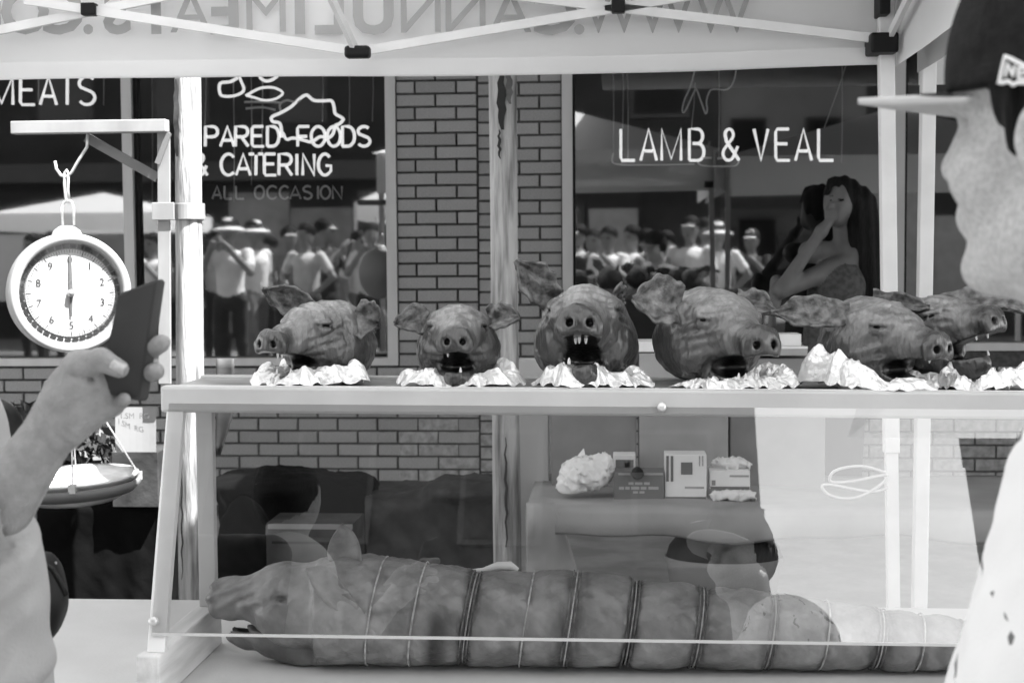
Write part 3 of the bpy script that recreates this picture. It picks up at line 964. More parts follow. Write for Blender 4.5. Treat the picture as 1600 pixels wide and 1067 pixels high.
for i in range(100):
    t = math.radians(3.6 * i); d_ = RT * math.sin(t) + UPV * math.cos(t); n_ = RT * math.cos(t) - UPV * math.sin(t)
    r0, w_ = (.128, .0008) if i % 5 else (.122, .0012)
    gr_.poly([cs + NR * -.0150 + d_ * r0 - n_ * w_, cs + NR * -.0150 + d_ * r0 + n_ * w_, cs + NR * -.0150 + d_ * .1375 + n_ * w_, cs + NR * -.0150 + d_ * .1375 - n_ * w_])
tag(gr_.build('graduations', M_ink, dl), kind='stuff')
nd = MB()
q = cs + NR * -.010
nd.add([q + RT * -.0025 + UPV * -.075, q + RT * .0025 + UPV * -.075, q + RT * .006 + UPV * .01, q + RT * .003 + UPV * .128, q + RT * -.003 + UPV * .128, q + RT * -.006 + UPV * .01], [(0, 1, 2, 3, 4, 5)])
nd.build('needle', M_cardd, sc)
MB().lathe([(0, .012), (.010, .012), (.012, 0), (.012, -.012)], cs + NR * -.008, NR, 16).build('hub', M_steel, sc, smooth=True)
gp = MB(); gp.lathe([(.0005, .004), (.162, .004)], cs, NR, 48); gp.build('cover_glass', M_plexi, sc)
nk = MB(); nk.lathe([(.05, 0), (.042, .02), (.022, .035), (0, .036)], cs + NR * -.05 + UPV * .178, UPV, 20); nk.build('neck', M_enamel, sc, smooth=True)
ct = cs + NR * -.05
def px3(x, y): 
    p = at(x, y, YS + .04); return p
MB().tube([px3(98, 352), px3(97, 325), px3(100, 316), px3(106, 313), px3(112, 316), px3(115, 325), px3(116, 352)], .0042, 8).build('link', M_steel, sc, smooth=True)
MB().tube([px3(107, 318), px3(103, 310), px3(101, 290), px3(101, 270), px3(104, 266), px3(107, 272), px3(106, 296), px3(108, 312)], .0045, 8).build('clip', M_steel, sc, smooth=True)
MB().tube([px3(86, 252), px3(88, 264), px3(95, 274), px3(103, 277), px3(112, 270), px3(122, 252), px3(136, 230), px3(137, 205)], .0048, 8).build('hook', M_steel, sc, smooth=True)
# pan
pc = at(116, 745, YS + .02)
pax = Vector((-.03, -.04, 1)).normalized()
pn = MB(); pn.lathe([(0, -.075), (.13, -.075), (.165, -.055), (.185, -.02), (.197, -.004), (.203, .002), (.199, .007), (.188, .002), (.176, -.022), (.155, -.052), (.12, -.068), (0, -.068)], pc, pax, 56)
pn.build('pan', M_steel, sc, smooth=True)
MB().lathe([(.200, -.012), (.207, -.010), (.207, -.030), (.186, -.050), (.18, -.045)], pc, pax, 56).build('pan_cradle', M_cardd, sc, smooth=True)
top = cs + NR * -.05 + UPV * -.2
MB().tube([cs + NR * -.05 + UPV * -.185, top + UPV * -.03], .006, 8).build('bail', M_steel, sc)
for k, th in enumerate((20, 110, 200, 290)):
    e = pc + Vector((math.cos(math.radians(th)) * .198, math.sin(math.radians(th)) * .198, 0)); e.z += .006 * math.cos(math.radians(th))
    MB().tube([top + UPV * -.03, e], .0028, 6).build('rod', M_steel, sc, smooth=True)
    MB().box((e.x - .011, e.y - .011, e.z - .024), (e.x + .011, e.y + .011, e.z + .003)).build('lug', M_steel, sc)

# paper note hanging by the post
pn1 = MB()
y_ = YP - .02
sheet(pn1, lambda u, v: at(180 + 64 * u, 636 + 70 * v, y_ + .01 * math.sin(u * 2)), 6, 6)
nt_ = pn1.build('paper_note', M_note, None); tag(nt_, 'small white paper note with faint handwriting left of the post', 'note')
place_text('handwriting', '1.SM  RG', .026, at(210, 650, y_ - .004), M_peel, nt_)

# ================================================================== table and display case
ZT = 0.65
XL = at(226, 1040, 2.59).x
tb = thing('folding_table', 'long white plastic table under the glass display case', 'table', (-.3, 2.9, 0))
MB().box((-2.25, 2.30, ZT - .045), (1.75, 3.40, ZT)).build('tabletop', M_table, tb, bevel=.012)
for x in (-2.0, 1.5):
    for y in (2.45, 3.25):
        MB().tube([(x, y, 0), (x, y, ZT - .045)], .016, 10).build('leg', M_steel, tb, smooth=True)
XR = 1.32
case = thing('display_case', 'metal framed food case with slanted clear front and shelf of pig heads', 'display case', (XL, 2.59, ZT))
ZB = ZT + .092
for x0, x1 in ((XL - .012, XL + .033), (XR - .045, XR)):
    MB().box((x0, 2.575, ZT + .001), (x1, 3.0, ZB)).build('base_board', M_pine, case, bevel=.004)
tilt = -0.0072
yr = 2.735
zr1, zr0 = at(320, 603.5, yr).z, at(320, 645, yr).z
def sk(x, z): return z + tilt * (x - at(320, 600, yr).x)
xa = at(250, 625, yr).x
def skbox(x0, x1, y0, y1, z0, z1):
    return MB().hexa([(x0, y0, sk(x0, z0)), (x1, y0, sk(x1, z0)), (x1, y1, sk(x1, z0)), (x0, y1, sk(x0, z0))], [(x0, y0, sk(x0, z1)), (x1, y0, sk(x1, z1)), (x1, y1, sk(x1, z1)), (x0, y1, sk(x0, z1))])
skbox(xa, XR + .02, yr, yr + .032, zr0, zr1).build('front_rail', M_whitemetal, case, bevel=.006)
skbox(xa, XR + .02, 3.005, 3.035, zr0 + .01, zr1 - .001).build('back_rail', M_whitemetal, case, bevel=.004)
skbox(xa + .002, XR + .018, yr + .0325, 3.0045, zr1 - .022, zr1 - .007).build('shelf', M_shelf, case, bevel=.002)
# front legs lean with the pane
ylb, ylt = 2.596, 2.735
for x in (at(243, 1032, ylb).x, XR - .02):
    xt = x + .002
    MB().hexa([(x - .017, ylb, ZB), (x + .017, ylb, ZB), (x + .017, ylb + .022, ZB), (x - .017, ylb + .022, ZB)],
              [(xt - .017, ylt + .003, zr0 + .004), (xt + .017, ylt + .003, zr0 + .004), (xt + .017, ylt + .026, zr0 + .004), (xt - .017, ylt + .026, zr0 + .004)]).build('front_leg', M_legs, case, bevel=.002)
for x in (at(325, 900, 2.96).x, XR - .02):
    MB().box((x - .018, 2.952, ZB), (x + .018, 2.975, zr0 + .012)).build('back_leg', M_whitemetal, case, bevel=.002)
# clear pane outside the rail and legs
zg0 = at(800, 996, 2.60).z
sl = (ylt - ylb) / (zr0 - ZB)
yg = lambda z: ylb + (z - ZB) * sl - .006
ztop = zr1 + .002
pane = MB()
x0g, x1g = at(236, 990, 2.6).x, XR + .01
pane.poly([(x0g, yg(zg0), zg0), (x1g, yg(zg0), zg0 - .002), (x1g, yg(ztop), sk(x1g, ztop)), (x0g, yg(ztop), ztop)])
pane.build('clear_pane', M_plexi, case)
M_edge = mat('pane_edge', 0.55, 0.3)
MB().bar((x0g, yg(zg0) + .001, zg0 - .002), (x1g, yg(zg0) + .001, zg0 - .004), .005, .005).build('pane_edge', M_edge, case)
for px, py, yy in ((1034, 636, None), (240, 970, None)):
    p = at(px, py, 2.7); z = p.z
    for _ in range(3):
        p = at(px, py, yg(z)); z = p.z
    nb_ = Vector((0, -1, sl)).normalized()
    MB().lathe([(0, .009), (.006, .009), (.0085, .006), (.009, 0)], p, nb_, 18).build('bolt', M_steel, case, smooth=True)

# ================================================================== pig heads on foil
def zshelf(x): return sk(x, zr1 - .007)

def pig_field(P, seed, gape=1.0):
    k = .03
    d = ell(P, (0, .055, .115), (.088, .095, .088))
    d = smin(d, ell(P, (0, -.015, .138), (.070, .085, .056)), k)
    for s in (-1, 1):
        d = smin(d, ell(P, (s * .055, .03, .078), (.052, .085, .066)), k)
        d = smin(d, rc(P, (s * .045, -.03, .150), (s * .062, .02, .155), .016, .02), .02)
    d = smin(d, ell(P, (0, .082, .082), (.094, .058, .078)), k)
    d = smin(d, rc(P, (0, -.02, .118), (0, -.150, .100), .060, .041), k)
    d = smin(d, ell(P, (0, -.172, .098), (.046, .017, .043)), .014)
    jaw = np.minimum(rc(P, (0, .04, .045), (0, -.118, .020 - .006 * gape), .055, .024), rc(P, (0, .0, .03), (0, -.10, .018 - .006 * gape), .055, .036))
    d = smin(d, jaw, .02)
    # folds of skin over cheeks and snout
    d = d + .0035 * np.sin(P[:, 1] * 95 + 14 * np.sin(P[:, 2] * 22 + seed)) * np.clip((P[:, 2] - .03) * 9, 0, 1) * np.clip((.06 - np.abs(P[:, 1] + .05)) * 20, 0, 1)
    d = d + .0045 * wob(P, 42, seed) + .0018 * wob(P * np.array([1, 1, .45]), 130, seed + 3)
    # open mouth, nostrils, sunken eyes
    R = rotm('X', -7 * gape)
    m = ell(P, (0, -.125, .054), (.056, .105, .021 * gape), R)
    d = ssub(d, m, .008)
    for s in (-1, 1):
        d = ssub(d, ell(P, (s * .019, -.190, .104), (.0072, .02, .0085)), .004)
        d = ssub(d, ell(P, (s * .070, -.055, .142), (.016, .020, .0042), rotm('Y', s * 14)), .006)
        d = smin(d, rc(P, (s * .058, -.068, .151), (s * .070, -.04, .152), .006, .006), .010)
        d = smin(d, rc(P, (s * .060, -.068, .134), (s * .072, -.044, .134), .005, .005), .010)
    return d
def pig_tone(P, seed):
    x, y, z = P[:, 0], P[:, 1], P[:, 2]
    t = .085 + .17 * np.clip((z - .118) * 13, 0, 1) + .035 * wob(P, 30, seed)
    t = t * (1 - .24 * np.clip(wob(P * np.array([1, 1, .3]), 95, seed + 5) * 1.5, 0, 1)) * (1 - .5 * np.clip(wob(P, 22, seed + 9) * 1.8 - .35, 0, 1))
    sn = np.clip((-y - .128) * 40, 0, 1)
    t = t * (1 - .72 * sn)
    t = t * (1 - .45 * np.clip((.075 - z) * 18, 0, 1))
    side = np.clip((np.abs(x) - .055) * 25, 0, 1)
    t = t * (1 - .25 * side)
    m = ell(P, (0, -.125, .054), (.059, .108, .0255), rotm('X', -8))
    t = np.where(m < .003, .004, t)
    for s in (-1, 1):
        e = ell(P, (s * .070, -.055, .142), (.018, .022, .005), rotm('Y', s * 14))
        t = np.where(e < .0012, .015, t)
        e = ell(P, (s * .019, -.190, .104), (.008, .022, .0092))
        t = np.where(e < .0, .006, t)
    return np.clip(t, .004, .5)

def ear(root_m, base, tip, width, curl, bend, seed, parent, m=M_ear, fold=0.0, wdir=None):
    """leaf-shaped ear from base to tip (head coordinates)"""
    base = Vector(base); tip = Vector(tip)
    ax = tip - base
    out = Vector(wdir) if wdir is not None else Vector((0, -1, .3))
    side = ax.cross(out).normalized(); nrm = side.cross(ax).normalized()
    L = ax.length
    r_ = random.Random(seed)
    ph = [r_.uniform(0, 6) for _ in range(4)]
    def fn(u, v):
        w = width * (0.62 + 1.25 * u) * (1 - u ** 1.9) * (1 + .06 * math.sin(23 * u + ph[2])) if u < 1 else 0
        vv = v * 2 - 1
        c = base + ax * u + nrm * (bend * L * math.sin(math.pi * u * .9))
        p = c + side * (w * vv * math.cos(fold * vv)) + nrm * (curl * w * vv * vv - .3 * curl * w + fold * w * max(0, vv) * .6)
        p += nrm * (.004 * math.sin(9 * u + 5 * vv + ph[0]) + .003 * math.sin(17 * u * vv + ph[1]))
        return p
    mb = MB(); sheet(mb, fn, 20, 12, .006)
    me = pymesh('ear', mb.v, mb.f)
    return link('ear', me, m, parent, smooth=True)

def foil(label, px, Y, rx, ry, h, seed, lean=(0, 0), py=None):
    c = at(px, 604, Y); c.z = zshelf(c.x) + .001
    r_ = random.Random(seed)
    ph = [r_.uniform(0, 6.28) for _ in range(12)]
    nt, nr = 96, 18
    mb = MB()
    mb.v.append(tuple(c + Vector((0, 0, .002))))
    for i in range(1, nr + 1):
        q = i / nr
        for k in range(nt):
            t = 2 * math.pi * k / nt
            e = 1 + .10 * math.sin(3 * t + ph[0]) + .07 * math.sin(5 * t + ph[1]) + .05 * math.sin(11 * t + ph[2])
            hh = h * (.8 + .22 * math.sin(2 * t + ph[3]) + .11 * math.sin(5 * t + ph[4]) + .09 * math.sin(9 * t + ph[5]))
            hh *= (1 + lean[0] * math.cos(t) + lean[1] * math.sin(t))
            z = hh * math.sin(math.pi * .93 * max(0, (q - .5) / .5)) * 1.1
            cr = .0028 * (q > .25) * math.sin(17 * t + 9 * q + ph[6]) + r_.uniform(-.003, .003) * (1 if q > .3 else .3)
            rr = q * e + .03 * math.sin(7 * t + 14 * q + ph[7]) * (q > .5)
            mb.v.append((c.x + rx * rr * math.cos(t), c.y + ry * rr * math.sin(t), max(c.z + z + cr * .8, c.z + .0005) if q < .6 else max(c.z + z + cr, c.z + .0015)))
    for k in range(nt):
        mb.f.append((0, 1 + k, 1 + (k + 1) % nt))
    for i in range(nr - 1):
        for k in range(nt):
            a = 1 + i * nt + k; b = 1 + i * nt + (k + 1) % nt
            mb.f.append((a, a + nt, b + nt)); mb.f.append((a, b + nt, b))
    o = mb.build('foil_sheet', M_foil, None)
    return tag(o, label, 'foil', 'crumpled foil under the pig heads')

def pig_head(label, px, Y, yaw, scale, seed, ears, pitch=0, roll=0, lift=0.0, gape=1.0, teeth=True):
    c = at(px, 600, Y); c.z = zshelf(c.x) + .004 + lift
    t = thing('pig_head', label, 'pig head', c, 'roasted pig heads on the shelf')
    t.rotation_euler = (math.radians(pitch), math.radians(roll), math.radians(yaw))
    t.scale = (scale,) * 3
    ORG[t.name] = Vector((0, 0, 0))
    bpy.context.view_layer.update()
    Mi = (Matrix.Translation(c) @ t.rotation_euler.to_matrix().to_4x4() @ Matrix.Scale(scale, 4)).inverted()
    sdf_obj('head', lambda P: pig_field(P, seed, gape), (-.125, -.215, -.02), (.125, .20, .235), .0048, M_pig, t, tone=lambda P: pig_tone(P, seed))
    for i, (bl, tip_px, tY, w, curl, bend, fold) in enumerate(ears):
        tip = Mi @ at(tip_px[0], tip_px[1], tY)
        ear(None, bl, tip, w, curl, bend, seed * 10 + i, t, fold=fold)
    if teeth:
        r_ = random.Random(seed)
        for k in range(5):
            x = -.022 + .011 * k + r_.uniform(-.003, .003)
            low = r_.random() < .6
            z = .036 if low else .073
            y = -.150 + abs(x) * .9
            hgt = .010 * (1 if low else -1)
            mb = MB(); mb.lathe([(.0032, -.003 * (1 if low else -1)), (.0034, 0), (.0022, hgt * .7), (.0006, hgt)], (x, y, z - (.004 if low else -.004)), (0, 0, 1), 8)
            if r_.random() < .6:
                link('tooth', pymesh('tooth', mb.v, mb.f), M_tooth, t, smooth=True)
    return t

LE, RE = (-.072, .05, .175), (.072, .05, .175)
foil('crumpled foil under the leftmost pig head', 487, 2.86, .112, .105, .042, 11)
pig_head('roasted pig head at the left end of the shelf facing left with open mouth', 500, 2.885, -30, .83, 1,
         [(LE, (412, 452), 2.90, .042, .35, -.12, .5), (RE, (592, 508), 2.90, .052, .6, .30, .3)], gape=1.3)
foil('crumpled foil under the smallest pig head before the post', 722, 2.85, .122, .09, .038, 12, lean=(.2, 0))
pig_head('smallest roasted pig head with ears out before the wooden post', 716, 2.87, 4, .80, 2,
         [((-.07, .03, .165), (617, 506), 2.86, .042, .35, .1, .2), ((.07, .03, .165), (812, 497), 2.88, .042, .45, .1, .4)], pitch=-4)
foil('crumpled foil under the largest pig head in the middle', 922, 2.85, .115, .095, .044, 13)
pig_head('largest roasted pig head in the middle with one ear raised', 914, 2.885, -2, 1.0, 3,
         [(LE, (806, 408), 2.91, .042, .3, .05, .3), ((.06, .07, .185), (974, 470), 2.99, .04, .6, -.45, .5)], pitch=-9, gape=1.1)
foil('torn foil under the pig head facing right beside the bolt', 1150, 2.85, .125, .09, .030, 14, lean=(.5, 0))
pig_head('roasted pig head facing right with wide left ear beside the largest head', 1118, 2.885, 27, .95, 4,
         [((-.072, .02, .17), (988, 468), 2.84, .056, .4, .12, .1), (RE, (1212, 488), 2.92, .035, .4, .1, .3)], pitch=3, gape=1.2)
foil('tall folded foil under the pig head with an ear lying across its top', 1372, 2.84, .140, .095, .048, 15, lean=(-.55, 0))
pig_head('roasted pig head facing right with an ear lying over its brow', 1372, 2.885, 36, .86, 5,
         [((-.072, .03, .165), (1205, 490), 2.88, .040, .3, .1, .2), ((.03, .06, .20), (1452, 478), 2.90, .026, .8, -.10, .5)], pitch=3, gape=1.2)
foil('pointed foil under the rearmost pig head at the right', 1535, 2.86, .09, .085, .042, 16)
pig_head('roasted pig head at the right end with snout lifted beside the man', 1466, 2.95, 46, .84, 6,
         [(LE, (1418, 492), 3.0, .03, .3, .1, .2), (RE, (1622, 498), 2.97, .05, .4, .15, .2)], pitch=-13, lift=.012, gape=1.1)

# small things between the heads
def small_box(name, label, cat, x0, y0, x1, y1, Y, dep, m, group=None, parent=None):
    a = at(x0, y1, Y); b = at(x1, y0, Y)
    o = MB().box((a.x, Y, a.z), (b.x, Y + dep, b.z)).build(name, m, parent, bevel=.003)
    if label: tag(o, label, cat, group)
    return o

# ================================================================== whole rolled pig in the case
YR = 2.865
RX = lambda px: at(px, 960, YR).x
top_px = [(470, 880), (520, 868), (560, 867), (600, 871), (650, 878), (720, 888), (760, 893), (830, 893), (880, 890), (950, 896), (1000, 906), (1060, 910), (1100, 918), (1160, 920), (1210, 928), (1290, 938), (1380, 950), (1480, 964), (1560, 975)]
tx = np.array([RX(p) for p, _ in top_px]); tz = np.array([at(p, q, YR).z for p, q in top_px])
ZP = ZT + .004
ties = [(590, .003, .005), (655, .003, .005), (737, .009, .012), (825, .0035, .005), (893, .005, .020), (987, .010, .010), (1093, .006, .013), (1205, .005, .006), (1290, .004, .006), (1376, .007, .015), (1440, .004, .008), (1510, .007, .012)]
band = {737: .95, 893: .62, 987: .95, 1093: .6, 1205: .4, 1290: .4, 1376: .8, 1440: .4, 1510: .6}
tX = [(RX(p), d, w) for p, d, w in ties]
bX = [(RX(p), w, band.get(p, 0)) for p, d, w in ties]
x_end = RX(1560)
def roll_r(x):
    r = (np.interp(x, tx, tz) - ZP) / 2
    cut = np.zeros_like(x)
    for c, d, w in tX:
        cut += d * np.exp(-((x - c) / w) ** 2)
    return r - cut
def pig_roll(P):
    x, y, z = P[:, 0], P[:, 1], P[:, 2]
    xs = x - (z - .76) * .16                      # the ties lean
    R0 = (np.interp(xs, tx, tz) - ZP) / 2
    r = roll_r(xs)
    zc = ZP + R0 * .98
    rad = np.sqrt(((y - YR) / 1.08) ** 2 + (z - zc) ** 2)
    d = rad - r
    d = np.maximum(d, np.maximum(RX(505) - x, x - x_end))
    d = d + .0045 * wob(P, 36, 2.) + .0026 * wob(P, 95, 5.)
    S = lambda px, py, dy=0.0: A3(at(px, py, YR)) + np.array([0, dy, 0])
    h = rc(P, S(520, 945), S(455, 938), .098, .075)
    h = smin(h, rc(P, S(445, 930), S(362, 935), .062, .043), .03)
    h = smin(h, ell(P, S(340, 936), (.018, .045, .041)), .014)
    for s in (-1, 1):
        h = smin(h, ell(P, S(470, 958, s * .05), (.075, .035, .055)), .03)
    jawp = rc(P, S(480, 1010), S(368, 992), .050, .018)
    h = smin(h, jawp, .012)
    h = ssub(h, rc(P, S(340, 981), S(415, 984), .011, .006), .006)
    h = h + .003 * wob(P, 55, 7.) + .0022 * np.sin(P[:, 0] * 120 + 9 * np.sin(P[:, 2] * 35)) * np.clip((RX(440) - P[:, 0]) * 20, 0, 1)
    for s in (-1, 1):
        h = ssub(h, ell(P, S(452, 922, s * .075), (.015, .009, .005)), .008)
        h = ssub(h, ell(P, S(327, 930, s * .016), (.012, .008, .010)), .003)
    d = smin(d, h, .02)
    return np.maximum(d, ZP - P[:, 2])
def roll_tone(P):
    x, y, z = P[:, 0], P[:, 1], P[:, 2]
    xs = x - (z - .76) * .16
    t = .215 + .06 * wob(P, 16, 1.) + .03 * wob(P, 60, 4.)
    for c, w, bs in bX:
        if bs > 0:
            t = t * (1 - bs * np.clip(1.5 * np.exp(-((xs - c - .004 * np.sin(z * 60 + c * 50)) / (w * 1.35)) ** 2), 0, 1) * (.8 + .2 * np.sin(xs * 900 + z * 90)))
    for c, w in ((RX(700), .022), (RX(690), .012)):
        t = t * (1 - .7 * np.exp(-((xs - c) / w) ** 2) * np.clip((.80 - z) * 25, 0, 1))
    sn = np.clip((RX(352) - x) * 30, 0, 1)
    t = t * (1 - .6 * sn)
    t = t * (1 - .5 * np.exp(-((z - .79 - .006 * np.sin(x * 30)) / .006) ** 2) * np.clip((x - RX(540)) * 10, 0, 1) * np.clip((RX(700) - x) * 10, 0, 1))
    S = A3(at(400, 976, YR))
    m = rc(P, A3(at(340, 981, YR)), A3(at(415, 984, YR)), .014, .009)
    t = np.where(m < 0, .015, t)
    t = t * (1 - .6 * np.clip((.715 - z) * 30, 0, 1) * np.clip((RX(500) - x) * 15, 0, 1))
    e = ell(P, A3(at(452, 922, YR)) + np.array([0, -.072, 0]), (.012, .014, .006))
    t = np.where(e < 0, .16, t)
    return np.clip(t, .01, .6)
xs0 = RX(318)
roll = thing('rolled_pig', 'whole rolled pig tied with twine lying on the table behind the clear pane', 'roast pig', (RX(900), YR, ZT))
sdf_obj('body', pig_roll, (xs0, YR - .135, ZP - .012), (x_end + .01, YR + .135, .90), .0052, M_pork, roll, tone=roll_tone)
def ringpt(px, th, dr=.0042):
    # ring around the roll, following the lean of the ties
    c = RX(px)
    R0 = float((np.interp(c, tx, tz) - ZP) / 2)
    r = float(roll_r(np.array([c]))[0]) + dr
    zc = ZP + R0 * .98
    z = zc + r * math.sin(th); y = YR + 1.08 * r * math.cos(th)
    return Vector((c + (z - .76) * .16, y, max(z, ZP + .001)))
for px, d, w in ties:
    strands = [0] if d < .0045 else [-6, 0, 5]
    for s in strands:
        if px + s > 1555: continue
        MB().tube([ringpt(px + s, 2 * math.pi * k / 36) for k in range(36)], .0018 if d < .0045 else .0015, 6, closed=True).build('twine', M_string if d < .0045 or s == 0 else M_ear, roll, smooth=True)
M_porkear = mat('pork_ear', 0.20, 0.5, var=0.25, scale=30, bump=0.3, bscale=60)
def wear(pts, width, parent, off=(0, 0)):
    b, t_ = pts
    mb = MB(); ax = t_ - b
    sd = Vector((1, 0, .1)).normalized(); nm = Vector((0, -1, 0))
    def fn(u, v):
        w = width * (0.8 + .5 * u) * (1 - u ** 3)
        vv = 2 * v - 1
        return b + ax * u + sd * w * vv + nm * (.5 * w * vv * vv + .01 * math.sin(5 * u))
    sheet(mb, fn, 12, 8, .006)
    return mb.build('ear', M_porkear, parent, smooth=True)
wear((at(545, 884, YR - .01), at(534, 822, YR + .02)), .034, roll)
wear((at(500, 885, YR - .092), at(560, 975, YR - .108)), .034, roll)
# white strip of fat showing through the twine, and a plastic handle on top
hd = MB(); hd.tube([at(726, 893, YR + .06), at(755, 891, YR + .06), at(778, 884, YR + .06), at(797, 884, YR + .06), at(809, 891, YR + .06)], [.004, .006, .009, .010, .006], 8)
tag(hd.build('steel_ladle', M_paper, None, smooth=True), 'white ladle handle resting on top of the rolled pig', 'ladle')

# ================================================================== things behind the case
# low table with grey cloth
YB = 4.12
zb_ = at(1000, 781, YB + .12).z
bt_ = thing('back_table', 'table under a grey cloth behind the case carrying cartons', 'table', (.4, YB + .3, 0))
xb0, xb1 = at(822, 780, YB).x, 1.9
MB().box((xb0 + .02, YB + .02, zb_ - .035), (xb1, YB + .62, zb_ - .004)).build('tabletop', M_card, bt_)
for x in (xb0 + .08, xb1 - .1):
    for y in (YB + .08, YB + .55):
        MB().tube([(x, y, 0), (x, y, zb_ - .035)], .016, 8).build('leg', M_steel, bt_, smooth=True)
cl_ = MB()
zd = at(1000, 834, YB).z
def cloth(u, v):
    x = xb0 + (xb1 - xb0) * u
    drop = zd + .01 * math.sin(u * 17) + .006 * math.sin(u * 41)
    if v < .55:
        return (x, YB + .62 * (1 - v / .55) + .0, zb_ + .003 * math.sin(u * 21 + v * 9))
    q = (v - .55) / .45
    return (x, YB - .012 - .012 * math.sin(q * 3.1) - .01 * math.sin(u * 26) * q, zb_ - .02 * (q > 0) * min(1, q * 3) * .5 - (zb_ - drop) * q)
sheet(cl_, cloth, 70, 22, .003)
tag(cl_.build('tablecloth', M_cloth_grey, None, smooth=True), 'grey cloth draped over the table of cartons behind the case', 'tablecloth')
dr = MB()
def drape(u, v):
    w = 22 + 62 * min(1, .35 + v * .8) * (1 - .1 * v)
    return at(822 + w * u, 785 + 125 * v, YB - .04 - .03 * math.sin(u * 4.5 + v * 2) - .015 * math.sin(v * 7))
sheet(dr, drape, 14, 16, .003)
tag(dr.build('hanging_cloth', M_cloth_grey, None, smooth=True), 'pale cloth corner hanging down beside the cracked post', 'cloth')

def carton(label, x0, y0, x1, y1, Y, dep, m, name='carton', cat='carton'):
    a = at(x0, y1, Y); b = at(x1, y0, Y)
    t = thing(name, label, cat, ((a.x + b.x) / 2, Y + dep / 2, a.z))
    MB().box((a.x, Y, a.z), (b.x, Y + dep, b.z)).build('box_body', m, t, bevel=.002)
    return t, a, b
def label_box(t, px0, py0, px1, py1, Y, m, name='print'):
    a = at(px0, py1, Y); b = at(px1, py0, Y)
    MB().poly([(a.x, Y - .0015, a.z), (b.x, Y - .0015, a.z), (b.x, Y - .0015, b.z), (a.x, Y - .0015, b.z)]).build(name, m, t)
Yc = YB + .13
t, a, b = carton('dark glove carton with pale printing on the grey cloth', 959, 738, 1038, 782, Yc, .10, M_cardd)
label_box(t, 966, 738.5, 985, 742, Yc, M_card2); label_box(t, 1006, 738.5, 1036, 742, Yc, M_card2)
for bx0, by0, bx1, by1 in ((982, 753, 990, 757), (992, 753, 1004, 757), (1006, 753, 1015, 757), (967, 760, 975, 764.5), (977, 760, 984, 764.5), (986, 760, 999, 764.5), (1001, 760, 1010, 764.5), (1013, 760, 1029, 764.5), (989, 767, 997, 770.5), (999, 767, 1007, 770.5)):
    label_box(t, bx0, by0, bx1, by1, Yc, M_card2)
MB().lathe([(0, -.002), (.018, -.002), (.018, .02)], at(996, 738, Yc) + Vector((0, 0, 0)), (0, -1, 0), 18).build('opening', M_black, t)
t, a, b = carton('tall white carton with dark picture between the other cartons', 1039, 710, 1104, 783, Yc + .01, .09, M_paper)
label_box(t, 1041, 712, 1045, 752, Yc + .01, M_cardd); label_box(t, 1048, 712, 1052, 752, Yc + .01, M_cardd)
label_box(t, 1064, 722, 1082, 741, Yc + .01, M_cardd, 'picture'); label_box(t, 1040, 776, 1103, 782, Yc + .01, M_cardd); label_box(t, 1070, 760, 1100, 763, Yc + .01, M_card2)
label_box(t, 1092, 712, 1094, 728, Yc + .01, M_card2); label_box(t, 1097, 712, 1099, 728, Yc + .01, M_card2)
t, a, b = carton('low white tissue carton at the right of the cartons', 1109, 735, 1172, 764, Yc + .03, .10, M_paper)
label_box(t, 1112, 750, 1118, 758, Yc + .03, M_card); label_box(t, 1140, 742, 1170, 745, Yc + .03, M_card2); label_box(t, 1110, 760, 1171, 764, Yc + .03, M_cardd)
t, a, b = carton('small carton with dark front behind the dark glove carton', 958, 711, 993, 738, Yc + .12, .08, M_paper)
label_box(t, 962, 718, 990, 736, Yc + .12, M_cardd); label_box(t, 976, 722, 984, 733, Yc + .12, M_card2)
a = at(1104, 783, Yc - .02); b = at(1182, 766, Yc - .02)
def crumple(label, lo, hi, m, seed, cat='paper', name='crumpled_paper', peaks=()):
    lo = Vector(lo); hi = Vector(hi); c = (lo + hi) / 2; r = (hi - lo) / 2
    def F(P):
        d = ell(P, c, (r.x * .9, r.y * .9, r.z * .85))
        for p, q in peaks:
            d = smin(d, ell(P, p, q), .02)
        d = d + .024 * np.abs(wob(P, 48, seed)) + .012 * np.abs(wob(P, 110, seed + 2)) - .012
        return np.maximum(d, lo.z - P[:, 2])
    l2 = (lo.x - .03, lo.y - .03, lo.z - .01); h2 = (hi.x + .03, hi.y + .03, hi.z + .06)
    o = sdf_obj(name, F, l2, h2, .006, m)
    return tag(o, label, cat)
a = at(872, 774, Yc - .03); b = at(958, 716, Yc - .03)
crumple('crumpled white plastic bag at the left end of the grey cloth', (a.x, Yc - .03, a.z), (b.x, Yc + .12, b.z), M_paper, 3., 'bag', 'crumpled_bag', peaks=[(A3(at(940, 725, Yc + .04)), (.03, .03, .03)), (A3(at(890, 758, Yc + .02)), (.035, .04, .022))])
fp = MB(); fp.add([at(876, 743, Yc + .06), at(912, 700, Yc + .07), at(919, 728, Yc + .05), at(918, 745, Yc + .05), at(876, 743, Yc + .066), at(912, 700, Yc + .078), at(919, 728, Yc + .056), at(918, 745, Yc + .056)], [(0, 3, 2, 1), (4, 5, 6, 7), (0, 1, 5, 4), (1, 2, 6, 5), (2, 3, 7, 6), (3, 0, 4, 7)])
tag(fp.build('folded_card', M_paper, None), 'pointed white card standing behind the crumpled bag', 'card')
a = at(1108, 783, Yc - .01); b = at(1185, 768, Yc - .01)
crumple('flat wad of white paper below the tissue carton', (a.x, Yc - .02, a.z), (b.x, Yc + .02, b.z), M_paper, 8.)
a = at(1112, 736, Yc + .06); b = at(1176, 716, Yc + .06)
crumple('white tissue pulled from the low tissue carton', (a.x, Yc + .05, a.z), (b.x, Yc + .11, b.z), M_paper, 12., 'tissue', 'tissue_paper')
